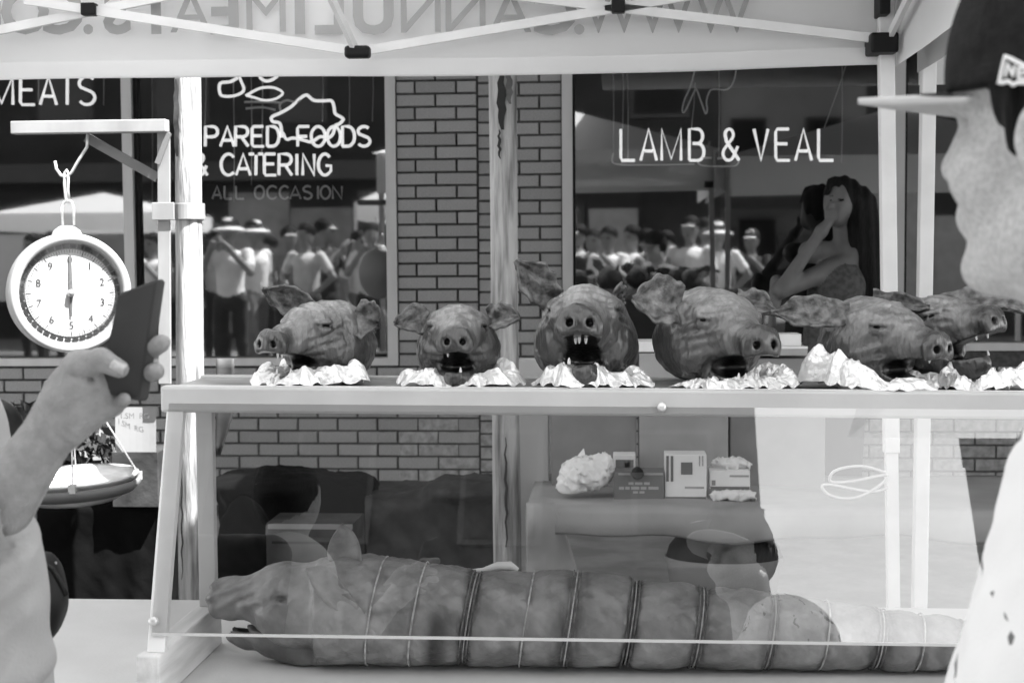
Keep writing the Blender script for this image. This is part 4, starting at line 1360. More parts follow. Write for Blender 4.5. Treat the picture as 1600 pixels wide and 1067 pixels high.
# big boxes stacked at the rear of the table
Yk = YB + .38
t, a, b = carton('large dark grey cardboard box behind the cartons', 862, 548, 994, 775, Yk, .2, M_card, 'cardboard_box', 'box')
t, a, b = carton('large pale grey cardboard box behind the white carton', 999, 552, 1138, 777, Yk - .03, .22, M_card2, 'cardboard_box', 'box')
t, a, b = carton('large grey cardboard box at the right behind the tissue carton', 1141, 560, 1290, 779, Yk, .2, M_card, 'cardboard_box', 'box')
t, a, b = carton('white folded apron package on top of the middle cardboard box', 993, 534, 1040, 550, Yk - .02, .16, M_paper, 'paper_package', 'package')
t, a, b = carton('white tray with lid on top of the right cardboard box', 1126, 542, 1262, 556, Yk - .02, .18, M_card2, 'lidded_tray', 'tray')
label_box(t, 1128, 541, 1262, 545, Yk - .02, M_paper, 'rim')
t, a, b = carton('small white box on the lidded tray between two pig heads', 1204, 522, 1252, 541, Yk + .0, .1, M_paper, 'paper_box', 'box')
# white panel beside the cracked post
wp = MB(); a = at(813, 765, YP + .10); b = at(857, 560, YP + .10)
wp.box((a.x, YP + .08, .0), (b.x, YP + .12, b.z))
tag(wp.build('foam_board', M_whiteboard, None, bevel=.003), 'narrow white panel standing right of the cracked post', 'board')
# black oval form standing in for the capped man's reflection in the pane
tubc = at(1135, 868, YB - .02)
tu = thing('mirrored_cap_oval', 'black oval form standing in for the mirrored cap under the grey cloth', 'pan', tubc)
def oval(name, prof, m, smooth=True):
    mb = MB(); n = 40
    for r, h in prof:
        for k in range(n):
            th = 2 * math.pi * k / n
            mb.v.append((tubc.x + .17 * r * math.cos(th), tubc.y + .1 + .12 * r * math.sin(th), tubc.z + h))
    for i in range(len(prof) - 1):
        for k in range(n):
            mb.f.append((i * n + k, i * n + (k + 1) % n, (i + 1) * n + (k + 1) % n, (i + 1) * n + k))
    mb.build(name, m, tu, smooth)
oval('lid', [(.02, .075), (.4, .072), (.75, .05), (.95, .01), (1.0, -.02)], M_black)
oval('tub', [(1.02, -.02), (1.03, -.03), (.98, -.05), (.9, -.14), (.02, -.15)], M_card)
st_ = MB().box((tubc.x - .16, tubc.y - .0, 0), (tubc.x + .2, tubc.y + .2, tubc.z - .152)); tag(st_.build('black_crate', M_blackcloth, None, bevel=.01), 'black crate under the black oval form', 'crate')

# dark covered shapes at the left
def lump(name, label, cat, F, lo, hi, m, step=.014):
    return tag(sdf_obj(name, F, lo, hi, step, m), label, cat)
Yd = 4.95
A = at(346, 760, Yd); B = at(595, 760, Yd); zt = at(420, 748, Yd).z
def Fcov(P):
    c = ((A.x + B.x) / 2 - .03, Yd + .15, zt / 2)
    d = rbox(P, c, ((B.x - A.x) / 2 - .02, .2, zt / 2 - .02), .06)
    d = smin(d, ell(P, (A.x + .18, Yd + .1, zt - .03), (.26, .2, .045)), .05)
    return np.maximum(d + .012 * wob(P, 14, 3.) + .006 * wob(P, 40, 1.), .004 - P[:, 2])
lump('covered_grill', 'black rounded lid of a covered grill behind the rolled pig head', 'grill', Fcov, (A.x - .1, Yd - .12, 0), (B.x + .1, Yd + .5, zt + .08), M_blackcloth)
gl_ = MB(); p = at(420, 759, Yd - .08)
sheet(gl_, lambda u, v: at(399 + 40 * u, 756 + 6 * v + 3 * u, Yd - .075 - .004 * math.sin(u * 3.1)), 8, 3)
tag(gl_.build('lid_highlight', M_paper, None), 'small oblong pale plate on the covered grill', 'highlight')  # pale sheet standing in for a highlight on the dark lid
A2 = at(585, 765, Yd + .02); B2 = at(790, 765, Yd + .02); zt2 = at(700, 756, Yd).z
def Fcov2(P):
    c = ((A2.x + B2.x) / 2 - .08, Yd + .2, zt2 / 2 - .02)
    d = rbox(P, c, ((B2.x - A2.x) / 2 + .10, .2, zt2 / 2 - .03), .05)
    d = smin(d, ell(P, (A2.x + .33, Yd + .12, zt2 - .035), (.16, .18, .045)), .05)
    return np.maximum(d + .014 * wob(P, 17, 9.) + .006 * wob(P, 45, 4.), .004 - P[:, 2])
M_tarp = mat('dark_tarp', 0.035, 0.7, var=0.5, scale=9, bump=0.3, bscale=25)
lump('tarp_covered_cooler', 'dark tarp covered cooler between the covered grill and the cracked post', 'cooler', Fcov2, (A2.x - .35, Yd - .12, 0), (B2.x + .15, Yd + .55, zt2 + .08), M_tarp)
t, a, b = carton('grey crate standing before the covered grill behind the pig ear', 418, 818, 552, 960, Yd - .34, .2, M_tarp, 'grey_crate', 'crate')
label_box(t, 425, 846, 546, 849, Yd - .34, M_black, 'slot'); label_box(t, 418.5, 818.5, 551, 826, Yd - .34, M_card, 'rim')
c_ = at(372, 905, Yd - .3)
lump('black_bag', 'slumped black bag beside the grey crate behind the pig snout', 'bag', lambda P: np.maximum(ell(P, (c_.x, c_.y + .1, .28), (.13, .12, .40)) + .015 * wob(P, 22, 2.), .004 - P[:, 2]), (c_.x - .2, c_.y - .05, 0), (c_.x + .2, c_.y + .28, .72), M_blackcloth)
# dark flap behind the back leg of the case
fl = MB()
sheet(fl, lambda u, v: at(338 + (27 - 22 * max(0, v - .55) * 2.2) * u, 560 + 150 * v, YP + .2 + .01 * math.sin(u * 3)), 6, 10, .004)
tag(fl.build('hanging_apron', M_tarp, None, smooth=True), 'dark apron hanging beside the sunlit post behind the case leg', 'apron')
# black draped stand under the scale pan
A3_ = at(30, 800, YP + .35); B3_ = at(262, 800, YP + .35); zt3 = at(150, 790, YP + .35).z
def Fst(P):
    d = rbox(P, ((A3_.x + B3_.x) / 2 - .2, YP + .6, zt3 / 2), ((B3_.x - A3_.x) / 2 + .22, .25, zt3 / 2), .02)
    fold = .005 * np.sin(P[:, 0] * 42 + 2 * np.sin(P[:, 0] * 11)) * np.clip((zt3 - P[:, 2]) * 3, 0, 1)
    return np.maximum(d + fold + .004 * wob(P, 30, 2.), .004 - P[:, 2])
lump('black_draped_stand', 'black cloth draped stand behind the scale pan', 'stand', Fst, (A3_.x - .5, YP + .25, 0), (B3_.x + .1, YP + .95, zt3 + .05), M_blackcloth)
# dark crate below the note
t, a, b = carton('dark grey crate standing on the draped stand below the paper note', 176, 706, 246, 792, YP + .3, .2, M_tarp, 'dark_crate', 'crate')
# shrub on the stand
sh = thing('potted_shrub', 'leafy flowering shrub behind the raised forearm', 'plant', (at(70, 780, YP + .5).x, YP + .55, zt3))
r_ = random.Random(5)
for nm, m, cnt, sz in (('leaves', M_leaf, 520, .035), ('flowers', M_leafp, 90, .03)):
    mb = MB()
    for _ in range(cnt):
        px = r_.choice((r_.uniform(-25, 45), r_.uniform(95, 185), r_.uniform(-20, 180)))
        py = r_.uniform(632 if px < 60 else 668, 722)
        c = at(px, py, YP + r_.uniform(.35, .62))
        q = Vector((r_.uniform(-1, 1), r_.uniform(-1, .2), r_.uniform(-.6, 1))).normalized(); w = q.orthogonal().normalized(); h = q.cross(w)
        s = sz * r_.uniform(.5, 1.2)
        mb.poly([c - h * s, c + w * s * .5, c + h * s, c - w * s * .5])
    o = mb.build(nm, m, sh); tag(o, kind='stuff')
MB().lathe([(.07, 0), (.09, .12), (.095, .13), (.0, .13)], (at(70, 780, YP + .5).x, YP + .55, zt3 + .002), n=20).build('pot', M_cardd, sh, smooth=True)
for k in range(7):
    b0 = Vector((at(70, 780, YP + .5).x, YP + .55, zt3 + .1))
    MB().tube([b0, b0 + Vector((r_.uniform(-.15, .2), r_.uniform(-.1, .05), .2))], .004, 5).build('stem', M_leaf, sh)

# ================================================================== people
def person(name, label, group, x, y, face, h, seed, shirt, pants, hat=None, arms='down', hair=True, bag=False):
    """standing figure, one skinned body; face = heading angle (0 looks to +Y)"""
    t = thing(name, label, 'person', (x, y, 0), group)
    t.rotation_euler = (0, 0, face)
    ORG[t.name] = Vector((0, 0, 0))
    k = h / 1.75
    V = lambda a, b, c: np.array([a, b, c]) * k
    r_ = random.Random(seed)
    st = r_.uniform(-.05, .05)
    parts = []  # (field fn, material index)
    def R(a, b, r1, r2, m): parts.append((lambda P: rc(P, a, b, r1 * k, r2 * k), m))
    def El(c, r, m): parts.append((lambda P: ell(P, c, tuple(np.array(r) * k)), m))
    for s in (-1, 1):
        R(V(s * .10, 0, .92), V(s * .11, .02 + st * s, .50), .085, .06, 2)
        R(V(s * .11, .02 + st * s, .50), V(s * .12, -.02 + st * s, .10), .058, .04, 2)
        R(V(s * .12, -.03 + st * s, .05), V(s * .13, .11 + st * s, .035), .045, .035, 3)
    El(V(0, 0, .95), (.165, .115, .13), 2)
    R(V(0, 0, 1.05), V(0, .0, 1.30), .135, .15, 1)
    El(V(0, .0, 1.33), (.19, .105, .12), 1)
    sl = .19
    for s in (-1, 1):
        sh_ = V(s * sl, 0, 1.40)
        if arms == 'down':
            el = V(s * .25, -.02, 1.12); wr = V(s * .24, .06, .88)
        elif arms == 'photo':
            el = V(s * .26, .12, 1.22); wr = V(s * .09, .27, 1.46)
        elif arms == 'hip':
            el = V(s * .34, -.02, 1.18); wr = V(s * .20, .08, 1.02)
        else:
            el = V(s * .25, .0, 1.12) if s < 0 else V(s * .24, .14, 1.20); wr = V(s * .24, .1, .9) if s < 0 else V(s * .08, .22, 1.38)
        mid = sh_ + (el - sh_) * .62
        R(sh_, mid, .062, .056, 1); R(mid, el, .046, .04, 0)
        R(el, wr, .040, .028, 0)
        hd_ = wr + (wr - el) / np.linalg.norm(wr - el) * .07 * k
        R(wr, hd_, .034, .026, 0)
    R(V(0, .0, 1.42), V(0, .015, 1.52), .055, .05, 0)
    El(V(0, .015, 1.625), (.084, .100, .118), 0)
    El(V(0, .055, 1.57), (.058, .056, .058), 0)
    R(V(0, .10, 1.635), V(0, .118, 1.605), .012, .015, 0)
    if hair:
        El(V(0, -.010, 1.680), (.098, .110, .098), 4)
    def F(P):
        d = parts[0][0](P)
        for f, _ in parts[1:]:
            d = smin(d, f(P), .022)
        d = d + .004 * wob(P, 30, seed)
        return np.maximum(d, -P[:, 2])
    def lab(P):
        D = np.stack([f(P) for f, _ in parts], 1)
        L_ = np.array([m for _, m in parts])[D.argmin(1)]
        for s in (-1, 1):
            L_[ell(P, V(s * .036, .095, 1.635), (.026 * k, .045, .014 * k)) < 0] = 4
        L_[ell(P, V(0, .105, 1.565), (.026 * k, .04, .010 * k)) < 0] = 3 if hat else 0
        return L_
    ex = .48 * k
    o = sdf_obj('body', F, (-ex, -.2, -.01), (ex, .42, 1.8 * k), .019, None, t, off=(0, 0, 0), label=lab, mats=[M_skin, M_sw[shirt], M_sw[pants], M_black, M_hair])
    if hat is not None:
        mb = MB()
        cz = 1.675 * k
        if hat == 'brim':
            mb.lathe([(.0, .105), (.05, .10), (.08, .07), (.09, .02), (.098, .0), (.18, -.035), (.195, -.045), (.175, -.026), (.09, .005)], (0, .01, cz), n=28)
        else:
            mb.lathe([(.0, .095), (.05, .088), (.082, .055), (.092, .0), (.088, -.01)], (0, .01, cz), n=28)
            sheet(mb, lambda u, v: (.075 * math.sin((u - .5) * 2.6), .085 + .095 * v * math.cos((u - .5) * 2.2), cz - .0 - .015 * v - .01 * abs(u - .5)), 8, 4, .004)
        link('hat', pymesh('hat', mb.v, mb.f), M_sw[0] if hat != 'dark' else M_sw[3], t, smooth=True)
    if bag:
        mb = MB(); sheet(mb, lambda u, v: (-.16 + .32 * u, -.15 - .10 * math.sin(math.pi * u), .98 + .42 * v), 8, 6, .02)
        link('backpack', pymesh('backpack', mb.v, mb.f), M_sw[2], t, smooth=True)
    return t
VX = lambda px, Y: (px - 965) / FPX * (2 * YG - Y)
G = 'passers by mirrored in the shop windows'
crowd = [
 (352, -0.9, 1.84, 0, 3, 'brim', 'photo', 'person in white shirt and wide white hat taking a picture, mirrored in the left window'),
 (392, -2.4, 1.84, 0, 2, 'brim', 'down', 'person in white hat behind the mirrored picture taker'),
 (447, -4.6, 1.80, 2, 3, 'cap', 'one', 'person in grey shirt and white cap mirrored in the left window'),
 (505, -3.0, 1.86, 3, 3, 'cap', 'photo', 'person in black shirt and white cap mirrored in the left window'),
 (560, -4.2, 1.74, 0, 2, None, 'down', 'bareheaded person in white shirt mirrored beside the brick pier'),
 (415, -5.6, 1.70, 1, 3, None, 'hip', 'person in pale shirt far back in the left window reflection'),
 (928, -3.4, 1.72, 3, 3, None, 'down', 'dark haired person in black mirrored at the edge of the right window'),
 (952, -2.6, 1.74, 0, 3, None, 'one', 'person in white shirt mirrored above the largest pig head'),
 (988, -3.2, 1.76, 0, 2, None, 'down', 'second person in white shirt mirrored beside the first in the right window'),
 (1040, -5.2, 1.72, 1, 3, None, 'hip', 'person in pale shirt far back in the right window reflection'),
 (1078, -2.4, 1.84, 0, 3, 'cap', 'down', 'tall person in white shirt and white cap mirrored under the word VEAL'),
 (1120, -2.9, 1.78, 0, 3, 'brim', 'hip', 'person in white shirt and white hat mirrored beside the woman'),
 (1172, -4.4, 1.72, 3, 3, 'cap', 'one', 'person in black with white cap mirrored left of the woman'),
 (30, -3.0, 1.72, 0, 3, None, 'one', 'person in white shirt mirrored left of the dial scale'),
 (60, -4.4, 1.76, 2, 3, 'cap', 'down', 'person with cap mirrored above the dial scale'),
 (228, -3.2, 1.72, 0, 3, None, 'one', 'person in white shirt mirrored in the narrow pane beside the post'),

 (330, -4.8, 1.78, 1, 3, None, 'down', 'person in pale shirt mirrored close beside the sunlit post'),
 (475, -2.4, 1.80, 1, 3, None, 'hip', 'person in pale grey shirt mirrored between the two white caps'),
 (580, -2.6, 1.80, 0, 3, None, 'photo', 'person in white shirt with raised arms mirrored at the window jamb'),
 (905, -4.8, 1.80, 1, 2, 'cap', 'down', 'person with white cap mirrored right beside the right window jamb'),
 (1012, -2.2, 1.70, 2, 3, None, 'one', 'short person in grey shirt mirrored behind the pig ear'),
 (1100, -4.8, 1.86, 1, 3, None, 'down', 'tall person in pale shirt mirrored behind the white hats'),
]
for i, (px, Y, h, s_, p_, hat, arms, lab_) in enumerate(crowd):
    Y = Y * .7 - .2
    person('person', lab_, G, VX(px, Y), Y, random.uniform(-1.3, 1.3), h * 1.06, i + 3, s_, p_, hat, arms, True, i % 4 == 3)

# white stall tents on the far side of the street
def far_tent(label, cx, cy, w, z0, rise):
    t = thing('canopy_tent', label, 'tent', (cx, cy, 0), 'tents across the street')
    c = [Vector((cx + sx * w / 2, cy + sy * w / 2, z0)) for sx, sy in ((-1, -1), (1, -1), (1, 1), (-1, 1))]
    ap = Vector((cx, cy, z0 + rise))
    for i in range(4):
        MB().poly([c[i], c[(i + 1) % 4], ap]).build('roof_panel', M_tent, t)
        MB().poly([c[i] - Vector((0, 0, .25)), c[(i + 1) % 4] - Vector((0, 0, .25)), c[(i + 1) % 4] + Vector((0, 0, .002)), c[i] + Vector((0, 0, .002))]).build('valance', M_tent, t)
        MB().box((c[i].x - .02, c[i].y - .02, 0), (c[i].x + .02, c[i].y + .02, z0)).build('leg', M_truss, t)
far_tent('white tent across the street mirrored at the left of the left window', -7.9, -6.6, 2.6, 2.2, .35)
far_tent('white tent across the street mirrored beside the brick pier', -2.2, -6.6, 3.0, 2.3, .9)

# woman behind the right shop window
YW = 7.05
W = lambda px, py, dy=0.0: A3(at(px, py, YW)) + np.array([0, dy, 0])
wom = thing('person', 'woman with long black hair holding a hand to her mouth before the right window', 'person', at(1310, 800, YW))
hc = W(1312, 318)
wparts = [
 (lambda P: ell(P, hc, (.078, .088, .108)), 0), (lambda P: ell(P, hc + np.array([-.03, -.045, -.055]), (.05, .05, .058)), 0),
 (lambda P: rc(P, hc + np.array([-.055, -.08, -.005]), hc + np.array([-.07, -.095, -.035]), .012, .015), 0),
 (lambda P: rc(P, hc + np.array([.02, .02, -.09]), W(1322, 392, .02), .05, .055), 0),
 (lambda P: rc(P, W(1338, 396), W(1268, 394, .08), .060, .055), 0),
 (lambda P: rc(P, W(1345, 402), W(1218, 452, -.12), .056, .040), 0),
 (lambda P: rc(P, W(1216, 452, -.12), W(1278, 362, -.12), .037, .026), 0),
 (lambda P: rc(P, W(1278, 362, -.12), W(1293, 343, -.125), .030, .020), 0),
 (lambda P: rc(P, W(1212, 440, -.06), W(1206, 482, -.1), .034, .028), 0),
 (lambda P: rc(P, W(1312, 448, .02), W(1300, 640, .05), .15, .17), 1), (lambda P: rc(P, W(1300, 640, .05), W(1298, 800, .05), .17, .15), 2),
]
for k_, (dx, L_) in enumerate(((-.012, .045), (.0, .05), (.012, .048), (.024, .04))):
    b_ = W(1291, 345, -.128) + np.array([dx * .9, -.004 * k_, dx * .3]); e_ = b_ + np.array([-.006 + dx * .3, -.004, L_])
    wparts.append((lambda P, b_=b_, e_=e_: rc(P, b_, e_, .0095, .007), 0))
wparts.append((lambda P: rc(P, W(1284, 352, -.12), W(1300, 336, -.13), .011, .008), 0))
def FW(P):
    d = wparts[0][0](P)
    for i, (f, _) in enumerate(wparts[1:]):
        d = smin(d, f(P), .02 if i < 9 else .007)
    for dx in (-.052, -.012):
        d = ssub(d, ell(P, hc + np.array([dx, -.082, .012]), (.015, .012, .008)), .006)
    return d
def LW(P):
    D = np.stack([f(P) for f, _ in wparts], 1)
    L_ = np.array([m for _, m in wparts])[D.argmin(1)]
    for dx in (-.056, -.006):
        L_[ell(P, hc + np.array([dx, -.085, .014]), (.017, .05, .007)) < 0] = 3
        L_[ell(P, hc + np.array([dx, -.085, .036]), (.020, .05, .005)) < 0] = 3
    return L_
M_top = mat('dark_top', 0.05, 0.85, scale=40, col2=0.09, lo=.4, hi=.6)
sdf_obj('body', FW, tuple(W(1185, 830, -.2)), tuple(W(1395, 270, .28)), .0095, None, wom, label=LW, mats=[M_skind, M_top, M_sw[3], M_hair])
def FH(P):
    d = ell(P, hc + np.array([.018, .022, .028]), (.092, .095, .108))
    d = smin(d, rc(P, W(1342, 318, .02), W(1362, 470, .0), .085, .09), .04)

    d = smin(d, rc(P, W(1300, 283, -.02), W(1287, 305, -.055), .022, .010), .02)
    d = d + .008 * np.sin(P[:, 0] * 130 + 6 * P[:, 2]) * .5
    return ssub(d, ell(P, hc + np.array([-.05, -.08, -.035]), (.07, .07, .085)), .01)
sdf_obj('hair', FH, tuple(W(1270, 530, -.15)), tuple(W(1410, 262, .22)), .009, M_hair, wom)

# ------------------------------------------------------------------ person with the phone, at the left
YA = 1.50
Q = lambda px, py, dy=0.0: A3(at(px, py, YA + dy))
pa = thing('person', 'person in a grey shirt at the left edge holding up a phone', 'person', (at(-150, 1000, 1.64).x, 1.64, 0))
TOR0, TOR1 = Q(-172, 690, .14), Q(-128, 1250, .14)
fing = [  # knuckle, middle joint, tip, radius
 (Q(168, 590, .030), Q(222, 556, .036), Q(252, 536, .006), .0115),
 (Q(166, 606, .032), Q(220, 588, .038), Q(243, 580, .004), .0112),
 (Q(162, 622, .030), Q(200, 612, .034), Q(216, 606, .024), .0095),
 (Q(156, 640, .018), Q(180, 636, .022), Q(194, 624, -.006), .0088)]
def FA(P):
    d = rc(P, Q(0, 790), Q(98, 646), .037, .0262)
    d = smin(d, rc(P, Q(98, 648), Q(132, 602), .0262, .0245), .02)
    d = smin(d, rc(P, Q(108, 655, .004), Q(160, 634, .012), .0245, .0175), .018)
    d = smin(d, rc(P, Q(128, 606, .008), Q(162, 606, .022), .027, .017), .016)
    d = smin(d, rc(P, Q(102, 612, -.008), Q(124, 574, -.012), .0215, .0165), .014)
    d = smin(d, rc(P, Q(124, 572, -.012), Q(158, 563, -.020), .0165, .0128), .008)
    d = smin(d, rc(P, Q(158, 563, -.020), Q(187, 576, -.022), .0128, .0098), .005)
    for a, m, t_, r in fing:
        f = smin(rc(P, a, m, r * 1.15, r), rc(P, m, t_, r, r * .85), .004)
        d = smin(d, f, .006)
    # creases of the wrist and thumb
    XZ = P[:, [0, 2]]
    for a_, b_, am in (((74, 636), (116, 690), .0022), ((86, 632), (124, 680), .0016), ((62, 655), (98, 705), .0012), ((128, 582), (150, 590), .0035), ((150, 590), (158, 612), .004),
                       ((145, 551), (151, 571), .001), ((150, 551), (156, 571), .001), ((108, 642), (152, 612), .0022), ((172, 566), (174, 580), .0006)):
        u_, v_ = Q(*a_)[[0, 2]], Q(*b_)[[0, 2]]
        tt = np.clip(((XZ - u_) @ (v_ - u_)) / ((v_ - u_) @ (v_ - u_)), 0, 1)
        dd = np.linalg.norm(XZ - u_ - tt[:, None] * (v_ - u_), axis=1)
        d = d + am * np.exp(-(dd / .0030) ** 2) * (P[:, 1] < YA)
    d = smin(d, rc(P, Q(-200, 480, .14), Q(-180, 690, .14), .055, .07), .02)
    d = smin(d, ell(P, Q(-200, 370, .14), (.078, .095, .118)), .02)
    d = d + .0006 * wob(P, 120, 2.)
    return d
sdf_obj('body', FA, tuple(np.array([-1.08, 1.38, .90])), tuple(np.array([-.42, 1.80, 1.72])), .0040, M_skin, pa)
def nail(p, n, u, w=.0055, l=.008):
    p = Vector(p); n = Vector(n).normalized(); u = Vector(u).normalized(); s = n.cross(u)
    mb = MB(); sheet(mb, lambda a, b: p + u * (l * (a - .5) * 2) + s * (w * (b - .5) * 2) + n * (.0015 - .004 * ((b - .5) * 2) ** 2), 5, 5, .0006)
    return mb.build('nail', M_skinface, pa, smooth=True)
nail(Q(184, 573, -.0315), (0.1, -1, .25), Q(187, 576) - Q(158, 563))
def FS(P):
    d = rc(P, TOR0, TOR1, .135, .185)
    d = smin(d, rc(P, Q(-195, 730, .06), Q(-90, 775, .02), .085, .07), .03)
    d = smin(d, rc(P, Q(-8, 850, .02), Q(-12, 1010, .06), .050, .070), .04)
    fold = .013 * np.sin((P[:, 2] * 42 - P[:, 0] * 48 + 3 * np.sin(P[:, 0] * 14 + P[:, 2] * 9))) * np.clip((1.13 - P[:, 2]) * 5, 0, 1)
    d = d + fold * .5 + .004 * wob(P, 24, 6.)
    XZ = P[:, [0, 2]]
    for a_, b_, am, w_ in (((-40, 885), (62, 836), .016, .010), ((-40, 1000), (70, 903), .022, .011), ((20, 1090), (72, 925), .014, .009), ((-30, 1060), (40, 965), .016, .010), ((-20, 930), (40, 880), .010, .008), ((55, 1090), (84, 985), .010, .007)):
        u_, v_ = Q(*a_)[[0, 2]], Q(*b_)[[0, 2]]
        tt = np.clip(((XZ - u_) @ (v_ - u_)) / ((v_ - u_) @ (v_ - u_)), 0, 1)
        dd = np.linalg.norm(XZ - u_ - tt[:, None] * (v_ - u_), axis=1)
        d = d + (.8 * am * np.exp(-(dd / w_) ** 2) * np.sin(np.pi * np.clip(tt * .85 + .12, 0, 1)) - .12 * am * np.exp(-((dd - 2 * w_) / w_) ** 2)) * np.clip((1.535 - P[:, 1]) * 25, 0, 1)
    return np.maximum(d, .78 - P[:, 2])
sdf_obj('shirt', FS, (-1.22, 1.32, .76), (-.40, 1.90, 1.56), .0075, M_shirt, pa)
s0_, s1_ = Q(-150, 752, .04), Q(-2, 812, -.004)
f0_, f1_ = Q(6, 788), Q(98, 646)
def FSl(P):
    d = rc(P, s0_, s1_, .072, .056)
    d = smin(d, rc(P, s1_, s1_ + (f1_ - f0_) * .16, .056, .053), .02)
    ax = (f1_ - f0_) / np.linalg.norm(f1_ - f0_)
    s = (P - s1_) @ ax
    d = d + .0025 * np.sin(s * 90 + 5 * wob(P, 14, 3.)) + .003 * wob(P, 30, 8.)
    d = np.maximum(d, s - .030)
    return ssub(d, rc(P, f0_ - ax * .01, f1_, .0425, .044), .003)
sdf_obj('sleeve', FSl, tuple(Q(-200, 900, -.10)), tuple(Q(95, 690, .13)), .0042, M_shirt, pa)
def FL(P):
    d = 9.0
    for s in (-1, 1):
        l = smin(rc(P, (-.80 , 1.64 + s * .10, .82), (-.80, 1.64 + s * .11, .45), .10, .07), rc(P, (-.80, 1.64 + s * .11, .45), (-.80, 1.64 + s * .12, .06), .07, .055), .02)
        l = smin(l, rc(P, (-.80, 1.64 + s * .12, .04), (-.64, 1.64 + s * .13, .04), .045, .035), .02)
        d = np.minimum(d, l) if not isinstance(d, float) else l
    return np.maximum(d, -P[:, 2])
sdf_obj('trousers', FL, (-1.0, 1.35, -.01), (-.55, 1.95, .98), .018, M_sw[3], pa)
sdf_obj('hair', lambda P: ell(P, Q(-204, 352, .16), (.090, .108, .118)) + .004 * wob(P, 60, 1.), tuple(Q(-206, 345, .14) - .14), tuple(Q(-206, 345, .14) + .14), .012, M_hair, pa)
# phone
ph_t = thing('phone', 'dark phone held upright in the raised hand', 'phone', at(190, 620, YA))
f4 = [Vector(Q(152, 614, -.002)), Vector(Q(219, 629, .004)), Vector(Q(247, 434, .010)), Vector(Q(184, 457, .004))]
dv = Vector((.0075, .0095, 0))
MB().add(f4 + [p + dv for p in f4], [(0, 1, 2, 3), (4, 7, 6, 5), (0, 4, 5, 1), (1, 5, 6, 2), (2, 6, 7, 3), (3, 7, 4, 0)]).build('case', M_phone, ph_t, bevel=.004)
cx_ = [f4[0].lerp(f4[2], .5) + (p - f4[0].lerp(f4[2], .5)) * .9 + Vector((-.0004, -.0012, 0)) for p in f4]
MB().poly(cx_).build('screen', M_phone, ph_t)
# bag at the hip; unseen chest block added to darken the mirror image
bg_ = thing('shoulder_bag', 'black hip bag with an added chest block on the person with the phone', 'bag', at(60, 1000, 1.70))
b_c = A3(at(62, 935, 1.70))
bag_c = np.array([at(-150, 900, 1.87).x, 1.87, 1.10])
sdf_obj('bag_body', lambda P: smin(ell(P, b_c, (.032, .05, .058)), rbox(P, bag_c, (.17, .055, .20), .05), .05) + .003 * wob(P, 40, 1.), tuple(bag_c - np.array([.22, .22, .3])), tuple(bag_c + np.array([.38, .1, .26])), .009, M_black, bg_)
MB().tube([at(66, 880, 1.66), at(82, 890, 1.66), at(94, 910, 1.66), at(104, 930, 1.66)], .0035, 6).build('strap', M_black, bg_, smooth=True)
MB().box(tuple(at(72, 904, 1.7)), tuple(at(89, 877, 1.704))).build('tag', M_card2, bg_)

# ------------------------------------------------------------------ man in the cap, at the right
YM = 1.16
O = A3(at(1690, 222, YM))
Fv = np.array([-.78, .62, 0.]); Fv /= np.linalg.norm(Fv)
Sv = np.array([-Fv[1], Fv[0], 0.]); Uv = np.array([0, 0, 1.])
BASE = np.stack([Fv, Sv, Uv], 1)
LOC = lambda P: (P - O) @ BASE
WLD = lambda f, s, u: Vector(O + Fv * f + Sv * s + Uv * u)
man = thing('person', 'man in a dark cap and white striped jersey seen from behind at the right', 'person', (O[0] + .05, O[1] + .05, 0))
def FHd(P):
    q = LOC(P)
    d = ell(q, (-.012, 0, .045), (.098, .076, .095))
    d = smin(d, ell(q, (.026, 0, -.028), (.070, .060, .092)), .03)
    for s in (-1, 1):
        d = smin(d, rc(q, (-.005, s * .046, -.060), (.055, s * .018, -.098), .032, .022), .02)
        d = smin(d, ell(q, (.060, s * .040, -.022), (.030, .026, .030)), .02)
    d = smin(d, ell(q, (.076, 0, -.100), (.020, .022, .018)), .02)
    d = smin(d, rc(q, (.088, 0, .020), (.104, 0, -.016), .009, .013), .016)
    d = smin(d, ell(q, (.086, 0, -.058), (.014, .022, .016)), .012)
    d = smin(d, ell(q, (.080, 0, .036), (.022, .055, .014)), .015)
    ear_ = ell(q, (-.012, .080, -.002), (.030, .014, .036), rotm('Z', 12))
    ear_ = ssub(ear_, ell(q, (-.008, .094, .002), (.016, .012, .022)), .006)
    d = smin(d, ear_, .008)
    d = smin(d, rc(q, (-.025, 0, -.06), (-.045, 0, -.24), .062, .066), .03)
    for s in (-1, 1):
        d = ssub(d, ell(q, (.086, s * .032, .012), (.016, .016, .009)), .008)
    return d + .0006 * wob(P, 90, 3.)
lo_ = O + np.array([-.24, -.24, -.32]); hi_ = O + np.array([.24, .24, .18])
sdf_obj('body', FHd, tuple(lo_), tuple(hi_), .0048, M_skinface, man)
def FHair(P):
    q = LOC(P)
    d = ell(q, (-.030, 0, .035), (.092, .083, .095))
    tuft = rc(q, (.034, .056, .060), (.014, .070, -.006), .024, .010)
    d = smin(d, tuft, .015)
    d = d + .0022 * np.sin(q[:, 0] * 420 + 30 * q[:, 2]) + .002 * np.sin(q[:, 0] * 170 - 50 * q[:, 2])
    d = np.maximum(d, q[:, 2] - .09)
    edge = -.055 * np.clip((-q[:, 0] + .015) / .05, 0, 1) + .004 * np.sin(q[:, 0] * 500)
    return np.maximum(d, edge - .012 - q[:, 2])
sdf_obj('hair', FHair, tuple(O - .14), tuple(O + .14), .0042, M_hair, man)
CAPC, CAPR = np.array([-.004, 0, .056]), (.112, .090, .135)
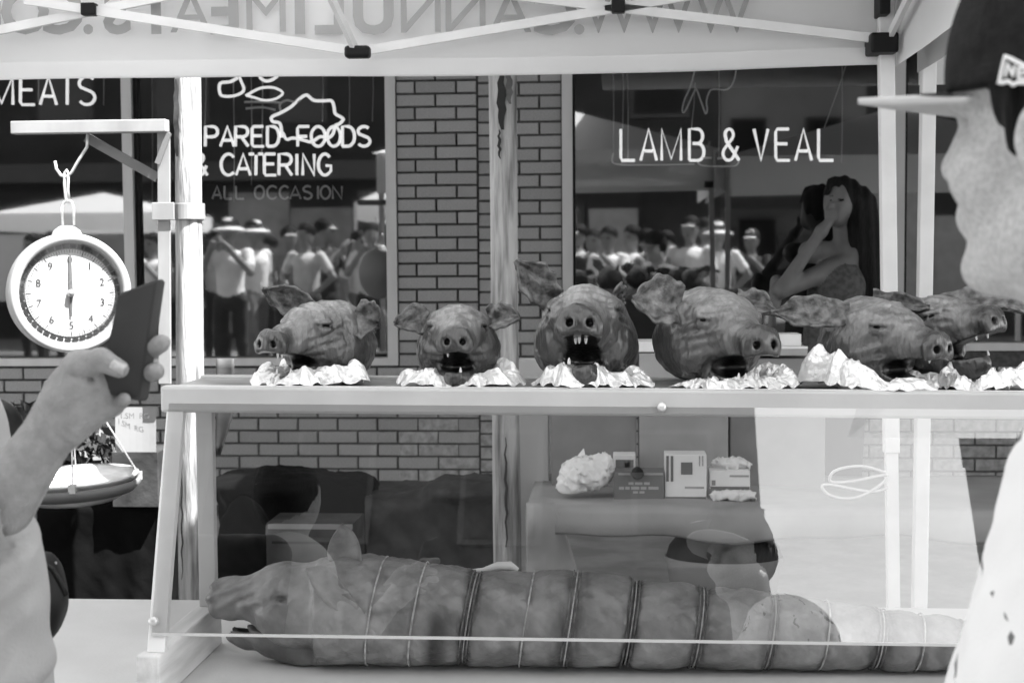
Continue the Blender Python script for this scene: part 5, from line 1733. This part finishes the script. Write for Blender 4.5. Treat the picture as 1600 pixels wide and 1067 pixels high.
def FCap(P):
    q = LOC(P)
    d = ell(q, CAPC, CAPR)
    d = np.maximum(d, .042 + .06 * np.clip(-q[:, 0], -.02, .1) * 0 - q[:, 2])
    seam = np.abs(np.sin(np.arctan2(q[:, 1], q[:, 0]) * 3))
    return d + .0012 * np.exp(-(seam / .05) ** 2)
cap = sdf_obj('cap', FCap, tuple(O + np.array([-.16, -.16, .02])), tuple(O + np.array([.16, .16, .22])), .0046, M_cap, man)
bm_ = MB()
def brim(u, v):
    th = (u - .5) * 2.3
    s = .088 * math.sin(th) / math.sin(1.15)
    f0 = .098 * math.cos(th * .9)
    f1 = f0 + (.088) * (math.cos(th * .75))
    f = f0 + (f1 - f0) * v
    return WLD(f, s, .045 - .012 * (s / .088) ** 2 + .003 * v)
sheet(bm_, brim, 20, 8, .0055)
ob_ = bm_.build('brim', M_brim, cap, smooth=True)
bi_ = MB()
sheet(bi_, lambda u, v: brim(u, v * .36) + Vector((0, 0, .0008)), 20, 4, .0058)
bi_.build('brim_shade', M_cap, cap, smooth=True)  # dark inner brim, painted as the shade next to the crown
# emblem stitched on the side of the cap, wrapped on its surface
def on_cap(px, py, k=1.018):
    d = A3(ray(px, py)); e = A3(EYE)
    q0 = (e - O) @ BASE - CAPC; qd = d @ BASE
    r = np.array(CAPR) * k
    a = ((qd / r) ** 2).sum(); b = 2 * (q0 * qd / r ** 2).sum(); c = ((q0 / r) ** 2).sum() - 1
    D = b * b - 4 * a * c
    if D < 0: D = 0
    t = (-b - math.sqrt(D)) / (2 * a)
    return Vector(e + d * t)
def emb(pts, r=.0016, closed=False):
    dense = []
    n = len(pts)
    for i in range(n if closed else n - 1):
        a, b = pts[i], pts[(i + 1) % n]
        for k in range(4):
            dense.append(on_cap(a[0] + (b[0] - a[0]) * k / 4, a[1] + (b[1] - a[1]) * k / 4))
    if not closed: dense.append(on_cap(*pts[-1]))
    MB().tube(dense, r, 6, closed=closed).build('emblem', M_emblem, cap, smooth=True)
emb([(1561, 131), (1571, 88), (1601, 103), (1610, 130), (1590, 129), (1583, 133), (1576, 127)], .0017, True)
emb([(1571, 121), (1575, 99), (1583, 120), (1586, 102)], .0013)
emb([(1600, 107), (1592, 106), (1591, 122), (1603, 124)], .0013)
emb([(1591, 114), (1600, 115)], .0013)

# jersey: white cloth with broken dark pinstripes
def mat_jersey():
    m = mat('jersey', 0.70, 0.85, bump=0.08, bscale=250)
    nt = m.node_tree; N, L = nt.nodes, nt.links
    b = N['Principled BSDF']
    tc = N.new('ShaderNodeTexCoord'); sx = N.new('ShaderNodeSeparateXYZ'); L.new(tc.outputs['Object'], sx.inputs[0])
    nz = N.new('ShaderNodeTexNoise'); nz.inputs['Scale'].default_value = 9; L.new(tc.outputs['Object'], nz.inputs['Vector'])
    def math_(op, a, b_):
        n = N.new('ShaderNodeMath'); n.operation = op
        for i, v in enumerate((a, b_)):
            if isinstance(v, (int, float)): n.inputs[i].default_value = v
            else: L.new(v, n.inputs[i])
        return n.outputs[0]
    a = math_('ADD', math_('MULTIPLY', sx.outputs['X'], 18.0), math_('MULTIPLY', sx.outputs['Z'], 5.0))
    a = math_('ADD', a, math_('MULTIPLY', nz.outputs['Fac'], 2.2))
    fr = math_('ABSOLUTE', math_('SUBTRACT', math_('FRACT', a, 0), 0.5), 0)
    line = math_('LESS_THAN', fr, 0.055)
    n2 = N.new('ShaderNodeTexNoise'); n2.inputs['Scale'].default_value = 26; L.new(tc.outputs['Object'], n2.inputs['Vector'])
    gate = math_('GREATER_THAN', n2.outputs['Fac'], 0.53)
    k = math_('MULTIPLY', line, gate)
    v = math_('SUBTRACT', 0.70, math_('MULTIPLY', k, 0.58))
    L.new(v, b.inputs['Base Color'])
    return m
M_jersey = mat_jersey()
B = lambda px, py, Y: A3(at(px, py, Y))
def FJ(P):
    d = rc(P, B(1835, 760, 1.26), B(1790, 1330, 1.26), .135, .205)
    d = smin(d, rc(P, B(1790, 790, 1.12), B(1740, 1150, 1.02), .075, .062), .03)
    d = smin(d, rc(P, B(1810, 800, 1.38), B(1730, 1010, 1.48), .066, .058), .04)
    for yy in (1.10, 1.40):
        d = smin(d, rc(P, B(1800, 640, 1.22), B(1815, 790, yy), .062, .070), .05)
    d = d + .005 * wob(P, 20, 2.) + .003 * wob(P, 45, 5.)
    return np.maximum(d, .80 - P[:, 2])
sdf_obj('jersey', FJ, (.18, .82, .78), (.98, 1.72, 1.42), .0085, M_jersey, man)
def FLm(P):
    d = None
    for s in (-1, 1):
        l = smin(rc(P, (.52, 1.24 + s * .1, .82), (.50, 1.24 + s * .11, .45), .105, .07), rc(P, (.50, 1.24 + s * .11, .45), (.52, 1.24 + s * .12, .06), .07, .055), .02)
        l = smin(l, rc(P, (.52, 1.24 + s * .12, .04), (.36, 1.24 + s * .13, .04), .045, .035), .02)
        d = l if d is None else np.minimum(d, l)
    return np.maximum(d, -P[:, 2])
sdf_obj('trousers', FLm, (.25, .95, -.01), (.75, 1.52, .98), .018, M_sw[3], man)
def FAm(P):
    d = smin(rc(P, B(1740, 1150, 1.02), B(1690, 1330, .98), .045, .032), rc(P, B(1720, 1000, 1.50), B(1650, 1180, 1.5), .045, .032), .01)
    return d
sdf_obj('forearms', FAm, (.2, .8, .6), (.9, 1.7, 1.15), .01, M_skinface, man)
